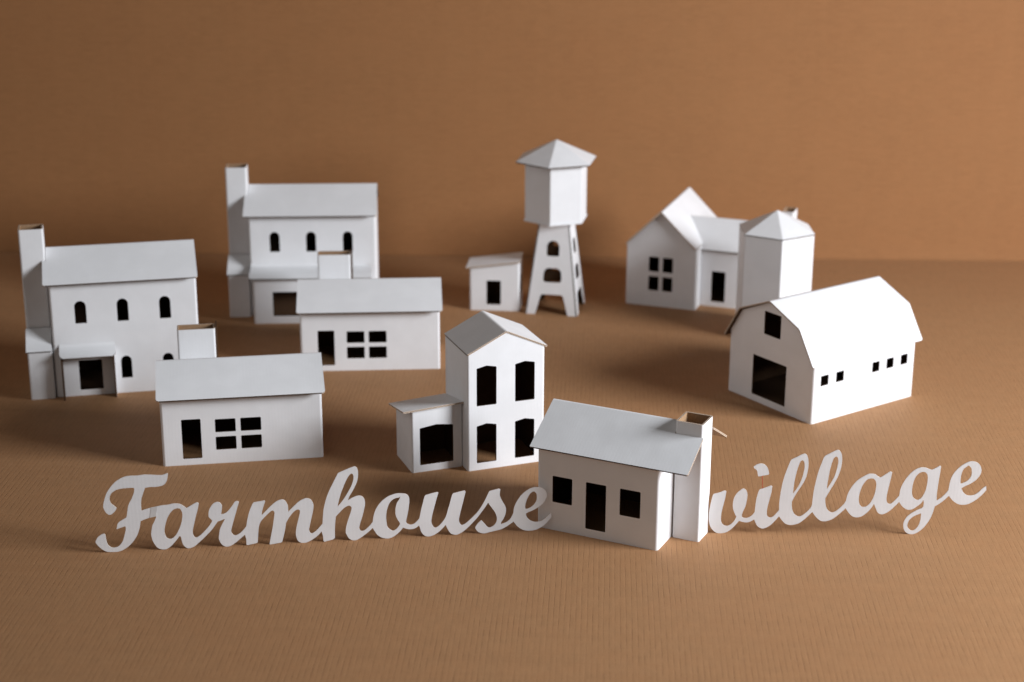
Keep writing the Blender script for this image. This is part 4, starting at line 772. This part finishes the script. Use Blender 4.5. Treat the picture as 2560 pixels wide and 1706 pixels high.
VILLAGE = [('v','-185,755 -165,761 -136,769 -105,778 -77,787 -56,796 -35,806 -15,816 2,821 20,816 34,808 31,788 29,761 25,729 21,700 16,670 10,638 4,607 -2,576 -8,547 -15,519 -21,491 -26,462 -30,433 -34,405 -37,376 -39,348 -40,321 -41,294 -40,267 -38,244 -35,227 -30,211 -23,195 -15,182 5,160 29,146 55,139 82,141 98,146 115,155 132,166 147,178 162,192 176,209 190,227 201,246 211,265 220,286 227,305 232,318 226,329 217,345 208,363 200,380 192,399 183,420 175,441 168,463 164,488 161,514 159,540 159,566 160,593 163,619 168,645 174,670 182,694 192,718 204,741 217,763 232,782 248,800 265,816 280,830 292,840 305,851 318,858 331,861 345,858 360,850 373,838 385,825 394,810 401,792 406,773 409,753 410,728 408,699 406,669 402,640 398,609 393,577 387,546 380,516 371,489 360,462 350,437 341,412 336,391 330,368 327,346 326,329 335,312 351,300 363,296 378,294 394,293 409,293 423,296 437,301 451,307 465,315 479,324 494,336 508,349 520,362 538,387 551,408 550,268 537,260 518,248 497,236 478,226 462,220 446,215 429,212 412,210 395,211 379,213 362,216 345,220 328,225 310,231 294,237 282,241 270,225 253,201 234,176 215,152 197,131 179,111 161,91 142,73 125,58 106,44 88,31 68,21 47,13 26,6 5,2 -17,-1 -39,-3 -60,-3 -82,-1 -103,4 -124,14 -145,27 -164,43 -182,61 -197,81 -211,102 -223,125 -233,149 -241,174 -247,200 -252,227 -256,253 -258,283 -259,314 -260,346 -259,378 -256,413 -252,450 -247,488 -242,523 -237,555 -231,588 -224,619 -219,647 -215,667 -211,689 -207,708 -203,724 -194,742',[]),
 ('i','551,408 553,438 556,481 559,528 562,569 565,600 567,631 571,662 575,693 582,727 591,763 600,796 607,821 616,838 625,849 642,855 668,864 696,874 722,884 747,894 773,907 797,917 815,923 829,916 839,905 838,882 835,849 831,811 827,776 821,743 814,710 807,676 800,642 793,608 786,574 779,540 774,508 770,478 768,448 767,419 767,394 768,377 771,361 776,345 782,332 802,314 826,306 840,308 855,312 869,319 882,327 895,339 908,354 920,369 932,385 945,401 959,419 972,436 981,447 987,333 972,314 952,286 928,256 906,229 887,206 868,184 847,163 825,145 798,128 769,111 740,99 713,92 690,94 666,103 644,115 626,128 611,142 599,159 589,178 580,196 570,215 562,236 555,255 550,268',[]),
 ('dot','494,1281 504,1289 518,1300 535,1312 551,1322 566,1329 582,1334 599,1338 616,1340 633,1339 650,1335 667,1330 682,1323 696,1313 710,1301 721,1287 732,1272 740,1257 748,1240 753,1223 759,1206 763,1190 767,1173 770,1157 771,1145 763,1133 753,1126 737,1124 713,1120 687,1116 664,1112 644,1107 623,1101 604,1097 589,1096 579,1108 574,1123 572,1137 569,1157 566,1178 561,1195 550,1214 536,1230 521,1240 507,1251 499,1267',[]),
 ('l','981,447 980,474 979,512 978,555 978,596 980,635 983,676 986,717 990,758 994,800 999,844 1005,888 1011,930 1017,971 1025,1011 1033,1051 1042,1091 1053,1134 1066,1179 1080,1222 1092,1262 1103,1297 1115,1332 1126,1365 1135,1390 1147,1410 1158,1425 1174,1433 1198,1445 1224,1458 1249,1471 1271,1483 1294,1497 1316,1510 1335,1519 1362,1529 1388,1530 1409,1516 1425,1493 1432,1476 1438,1456 1443,1435 1447,1413 1450,1389 1453,1362 1455,1334 1455,1307 1454,1274 1451,1239 1448,1203 1443,1168 1437,1135 1430,1103 1421,1071 1410,1040 1397,1007 1382,975 1365,942 1348,910 1329,876 1308,842 1287,806 1267,770 1248,729 1229,686 1212,646 1200,619 1200,603 1200,581 1200,556 1202,532 1206,508 1211,482 1217,457 1225,435 1234,415 1244,396 1256,379 1269,364 1284,352 1301,341 1318,334 1335,330 1352,331 1368,337 1384,345 1399,354 1417,367 1437,384 1456,401 1475,420 1493,440 1511,461 1527,483 1540,502 1552,531 1558,556 1572,420 1559,406 1540,384 1519,361 1499,339 1481,319 1462,299 1443,280 1424,262 1403,244 1383,226 1361,209 1338,196 1308,185 1274,175 1240,168 1210,165 1186,165 1162,169 1140,176 1119,184 1101,194 1085,207 1070,222 1056,238 1038,261 1017,289 999,315 987,333',['1209,770 1223,789 1242,816 1263,848 1281,878 1296,907 1310,936 1322,966 1334,996 1344,1025 1352,1055 1360,1084 1367,1114 1374,1149 1380,1185 1385,1221 1389,1253 1390,1278 1390,1304 1388,1328 1385,1349 1375,1379 1361,1402 1349,1408 1336,1405 1321,1396 1308,1381 1300,1360 1291,1333 1282,1303 1274,1274 1267,1244 1259,1211 1253,1179 1247,1146 1240,1110 1235,1072 1229,1034 1225,996 1220,939 1216,873 1212,812']),
 ('l','1558,556 1560,577 1561,608 1563,642 1565,675 1567,710 1569,748 1572,787 1576,826 1581,867 1587,911 1594,954 1601,998 1608,1043 1616,1090 1625,1136 1635,1180 1645,1221 1656,1262 1668,1303 1680,1340 1690,1375 1701,1411 1712,1443 1721,1468 1733,1484 1744,1495 1762,1506 1788,1521 1817,1538 1844,1554 1872,1569 1902,1586 1931,1600 1954,1607 1979,1598 2000,1576 2009,1562 2017,1547 2024,1529 2029,1512 2033,1489 2037,1462 2039,1434 2040,1406 2039,1373 2037,1338 2034,1302 2029,1268 2023,1235 2016,1203 2007,1171 1997,1139 1985,1103 1970,1065 1954,1026 1937,989 1921,953 1903,919 1885,884 1867,849 1846,806 1823,759 1802,716 1787,687 1788,671 1788,649 1790,624 1792,600 1797,576 1803,550 1810,525 1818,503 1827,485 1837,467 1849,451 1861,438 1874,428 1888,420 1903,414 1918,412 1933,413 1950,418 1966,425 1981,434 1999,447 2019,463 2038,481 2057,499 2074,518 2092,537 2108,557 2121,575 2132,591 2141,608 2150,624 2155,635 2158,494 2146,481 2129,463 2110,443 2091,423 2071,403 2050,382 2028,361 2007,341 1986,324 1965,306 1944,290 1921,276 1895,264 1868,253 1840,245 1813,240 1791,239 1768,240 1745,244 1723,253 1701,267 1680,286 1659,307 1639,328 1620,352 1600,379 1584,403 1572,420',['1805,859 1817,881 1834,911 1852,945 1869,978 1883,1007 1897,1037 1910,1066 1921,1096 1931,1125 1939,1154 1947,1184 1953,1214 1960,1248 1966,1285 1971,1321 1975,1352 1975,1375 1974,1398 1972,1419 1969,1438 1960,1461 1947,1478 1935,1481 1923,1478 1905,1466 1890,1448 1880,1419 1869,1381 1859,1339 1850,1299 1842,1257 1836,1215 1831,1171 1825,1128 1820,1081 1815,1031 1810,984 1807,945 1805,922 1805,897 1805,875']),
 ('a','2155,635 2158,654 2161,680 2165,710 2171,738 2179,765 2188,793 2199,821 2211,848 2224,874 2238,900 2253,925 2269,949 2287,974 2307,999 2328,1022 2349,1043 2371,1061 2394,1078 2417,1093 2438,1106 2456,1117 2474,1128 2492,1138 2508,1146 2519,1150 2532,1154 2544,1156 2557,1157 2576,1157 2597,1156 2618,1153 2637,1149 2649,1142 2660,1134 2671,1124 2682,1115 2695,1107 2709,1099 2722,1091 2731,1086 2742,1093 2759,1104 2778,1116 2796,1128 2820,1146 2849,1168 2877,1188 2898,1201 2918,1196 2934,1185 2932,1167 2928,1142 2925,1113 2921,1086 2916,1056 2911,1025 2906,993 2901,961 2896,929 2891,897 2886,866 2881,836 2877,807 2873,778 2869,751 2867,726 2866,708 2866,690 2867,672 2870,655 2874,639 2880,623 2887,608 2894,597 2911,584 2931,581 2942,584 2954,589 2966,597 2977,605 2991,619 3006,635 3022,654 3037,672 3052,691 3067,712 3080,730 3090,743 3096,622 3085,608 3068,589 3049,567 3031,546 3012,525 2993,502 2972,480 2951,459 2929,441 2906,423 2883,407 2861,396 2844,388 2826,383 2807,381 2790,382 2773,386 2757,395 2742,405 2729,418 2718,435 2709,455 2700,476 2692,497 2681,520 2670,545 2660,568 2653,583 2644,566 2632,541 2617,514 2602,489 2585,466 2567,443 2548,421 2528,402 2509,383 2488,366 2467,350 2446,338 2425,330 2403,324 2381,321 2360,320 2341,322 2322,325 2304,332 2286,341 2268,354 2250,370 2233,389 2217,408 2200,430 2183,455 2169,478 2158,494',['2577,1068 2590,1068 2604,1067 2617,1063 2628,1057 2639,1044 2650,1028 2659,1009 2665,991 2669,972 2671,952 2671,932 2671,913 2669,887 2667,860 2664,831 2660,803 2654,775 2648,747 2640,720 2631,693 2622,668 2611,643 2599,620 2587,599 2575,582 2561,565 2547,551 2533,539 2522,532 2510,526 2497,522 2484,520 2471,518 2458,519 2445,521 2433,527 2423,537 2413,551 2404,566 2397,582 2391,598 2386,616 2383,634 2380,653 2379,676 2379,702 2380,729 2382,755 2386,782 2391,810 2397,838 2404,864 2412,889 2420,913 2430,936 2441,958 2453,980 2467,1001 2481,1021 2493,1036 2502,1045 2513,1052 2524,1057 2535,1062 2545,1065 2556,1067 2566,1068']),
 ('g','3090,743 3091,763 3093,791 3095,822 3100,851 3106,879 3114,908 3123,936 3134,964 3146,993 3160,1021 3175,1050 3192,1077 3210,1104 3229,1131 3249,1156 3269,1179 3288,1198 3308,1216 3328,1232 3349,1246 3368,1257 3389,1267 3410,1275 3431,1280 3452,1282 3474,1282 3496,1281 3516,1277 3531,1273 3545,1266 3560,1259 3574,1252 3604,1243 3627,1237 3641,1245 3661,1255 3684,1267 3704,1278 3720,1289 3738,1301 3754,1312 3766,1317 3777,1310 3785,1299 3783,1275 3780,1239 3777,1199 3774,1162 3771,1119 3767,1073 3763,1025 3760,978 3757,931 3755,883 3752,836 3751,793 3751,754 3752,713 3754,677 3755,651 3768,660 3786,672 3806,687 3825,701 3841,715 3856,731 3871,747 3886,763 3903,785 3922,811 3938,834 3950,851 3965,745 3949,727 3925,702 3900,674 3876,650 3856,632 3836,614 3815,597 3796,582 3779,570 3760,558 3743,548 3731,541 3728,523 3724,497 3718,469 3712,442 3705,413 3696,381 3686,349 3675,318 3662,288 3648,259 3633,231 3617,203 3599,176 3580,148 3560,122 3540,99 3518,78 3496,58 3472,40 3450,25 3430,15 3409,6 3388,-1 3366,-3 3344,-2 3321,2 3298,10 3279,19 3264,30 3250,44 3238,59 3227,76 3218,95 3211,116 3205,138 3202,159 3201,180 3202,202 3205,222 3210,243 3218,266 3229,290 3241,314 3256,336 3273,356 3293,375 3314,393 3336,409 3358,425 3381,440 3404,454 3426,467 3448,478 3471,489 3492,499 3508,508 3521,522 3530,534 3531,550 3532,573 3533,597 3533,617 3527,643 3520,663 3514,651 3505,633 3495,613 3483,596 3467,580 3449,564 3430,548 3412,534 3397,521 3381,508 3365,496 3349,487 3331,480 3312,474 3293,471 3274,471 3257,474 3239,479 3222,487 3206,496 3190,508 3174,522 3159,537 3145,553 3131,571 3117,591 3105,609 3096,622',['3484,1199 3510,1194 3532,1181 3542,1169 3551,1154 3558,1137 3563,1120 3567,1099 3568,1076 3568,1052 3568,1028 3567,999 3565,967 3562,935 3558,905 3554,879 3548,852 3541,827 3533,802 3524,779 3514,755 3503,733 3493,715 3483,702 3472,691 3460,681 3448,673 3429,663 3407,661 3394,665 3379,673 3365,682 3352,693 3342,705 3333,719 3326,734 3320,750 3315,768 3311,789 3308,811 3306,832 3306,856 3306,882 3308,908 3311,934 3315,965 3320,997 3327,1029 3335,1057 3343,1080 3353,1101 3364,1122 3376,1139 3387,1153 3401,1166 3415,1177 3428,1185 3442,1191 3456,1196 3470,1198','3502,405 3502,387 3502,362 3501,333 3500,306 3498,280 3494,254 3490,227 3484,203 3476,180 3466,158 3455,137 3443,119 3431,105 3417,91 3403,80 3389,72 3366,67 3342,72 3328,80 3314,92 3301,105 3291,118 3278,143 3273,170 3274,189 3277,211 3283,233 3290,253 3300,272 3313,290 3327,306 3342,321 3359,335 3377,347 3396,358 3415,368 3437,379 3463,390 3486,399']),
 ('e','3950,851 3951,872 3953,903 3956,937 3959,969 3963,999 3968,1031 3974,1062 3982,1091 3993,1121 4007,1150 4022,1178 4039,1204 4056,1229 4075,1253 4095,1275 4116,1296 4137,1315 4161,1333 4183,1349 4204,1363 4220,1372 4236,1380 4252,1388 4267,1393 4281,1397 4295,1400 4309,1401 4323,1402 4337,1402 4352,1400 4366,1398 4380,1394 4395,1388 4410,1380 4426,1370 4439,1359 4452,1346 4463,1331 4474,1315 4482,1298 4489,1279 4494,1259 4498,1238 4499,1217 4497,1196 4492,1175 4486,1154 4477,1135 4466,1114 4452,1093 4436,1072 4419,1053 4399,1034 4376,1015 4353,997 4330,981 4308,968 4284,956 4261,946 4240,934 4221,922 4202,909 4185,897 4173,888 4180,875 4189,856 4200,835 4212,816 4226,800 4241,784 4257,771 4274,760 4292,754 4311,750 4331,749 4350,750 4369,753 4388,757 4406,763 4424,771 4442,783 4460,797 4478,812 4495,828 4511,845 4526,863 4541,880 4555,895 4568,907 4583,919 4597,929 4606,936 4616,860 4606,845 4590,823 4573,799 4556,777 4538,756 4518,735 4498,714 4478,694 4457,676 4435,658 4412,642 4389,627 4365,613 4340,599 4315,588 4289,580 4261,575 4231,573 4202,574 4175,577 4152,583 4130,592 4108,602 4087,615 4067,630 4049,647 4031,664 4015,682 4001,698 3986,717 3974,733 3965,745',['4152,975 4150,989 4148,1008 4146,1031 4145,1052 4146,1076 4146,1102 4148,1128 4151,1154 4156,1178 4161,1203 4168,1226 4176,1245 4185,1259 4196,1271 4208,1281 4220,1292 4232,1302 4246,1312 4259,1321 4268,1327 4277,1319 4291,1307 4304,1292 4315,1277 4322,1259 4327,1238 4331,1217 4333,1195 4333,1175 4332,1154 4329,1133 4324,1114 4315,1094 4304,1075 4292,1058 4278,1042 4264,1029 4248,1019 4232,1009 4216,1001 4199,993 4180,985 4163,979'])]
TAPE = [(0.03152, 0.03094), (0.03694, 0.03208), (0.03848, 0.04115), (0.03302, 0.03995)]
def word(data, O, Dv, lift, label):
    ang = math.atan2(Dv[1], Dv[0])
    root = thing('cutout_word', O, ang, label, 'cut-out lettering')
    th_ = 0.0007
    for nm, out, holes in data:
        o = P_(out); hs = [P_(h) for h in holes]
        sub = lambda l: [(x, max(0.0, z + lift)) for x, z in l]
        o = sub(o); hs = [sub(h) for h in hs]
        ar = sum(a[0] * b_[1] - b_[0] * a[1] for a, b_ in zip(o, o[1:] + o[:1]))
        if ar < 0: o.reverse()
        for h in hs:
            if sum(a[0] * b_[1] - b_[0] * a[1] for a, b_ in zip(h, h[1:] + h[:1])) < 0: h.reverse()
        bm = bmesh.new(); bm.loops.layers.uv.verify()
        fo = lambda x, z: (x, 0.0, z)
        fi = lambda x, z: (x, th_, z)
        sheet(bm, o, hs, fo, fi, W_, W_)
        strip(bm, [fo(*q) for q in o], [fi(*q) for q in o], True, C_, flip=True)
        for h in hs: strip(bm, [fo(*q) for q in h], [fi(*q) for q in h], True, C_)
        link('letter_dot' if nm == 'dot' else 'letter', bm, root)
    return root
wf = word(FARMHOUSE, FO, FD, 0.0008, 'long white cut-out script word Farmhouse standing upright on brown card')
wv = word(VILLAGE, VO, VD, 0.0001, 'short white cut-out script word village standing upright beside the front cottage chimney')
# clear tape bridging the first two letters
tape_m = plain('clear_tape', (0.66, 0.655, 0.65), 0.22)
bm = bmesh.new(); bm.loops.layers.uv.verify()
for y, fl in ((-0.00016, False), (-0.00004, True)):
    q = TAPE if not fl else TAPE[::-1]
    face(bm, [(x, y, z) for x, z in q], 0)
strip(bm, [(x, -0.00016, z) for x, z in TAPE], [(x, -0.00004, z) for x, z in TAPE], True, 0, flip=True)
link('tape', bm, wf, [tape_m])
# red thread that holds up the dot of the i
cu = [(0.03266, 0.0004, 0.0556), (0.0329, 0.0004, 0.0520), (0.03335, 0.0004, 0.0490), (0.0330, 0.0004, 0.0465), (0.03387, 0.0004, 0.0435)]
bm = bmesh.new(); prev = None; rr = 0.00030
for x, y, z in cu:
    ring = [bm.verts.new((x + rr * math.cos(a * math.pi / 3), y + rr * math.sin(a * math.pi / 3), z)) for a in range(6)]
    if prev:
        for i in range(6): bm.faces.new([prev[i], prev[(i + 1) % 6], ring[(i + 1) % 6], ring[i]]).smooth = True
    prev = ring
bmesh.ops.recalc_face_normals(bm, faces=bm.faces)
link('thread', bm, wv, [plain('red_thread', (0.42, 0.05, 0.02), 0.7)])

# ---------------------------------------------------------------- render settings
scene.render.engine = 'CYCLES'
scene.render.resolution_x = 1024; scene.render.resolution_y = 682
scene.cycles.max_bounces = 8; scene.cycles.diffuse_bounces = 5
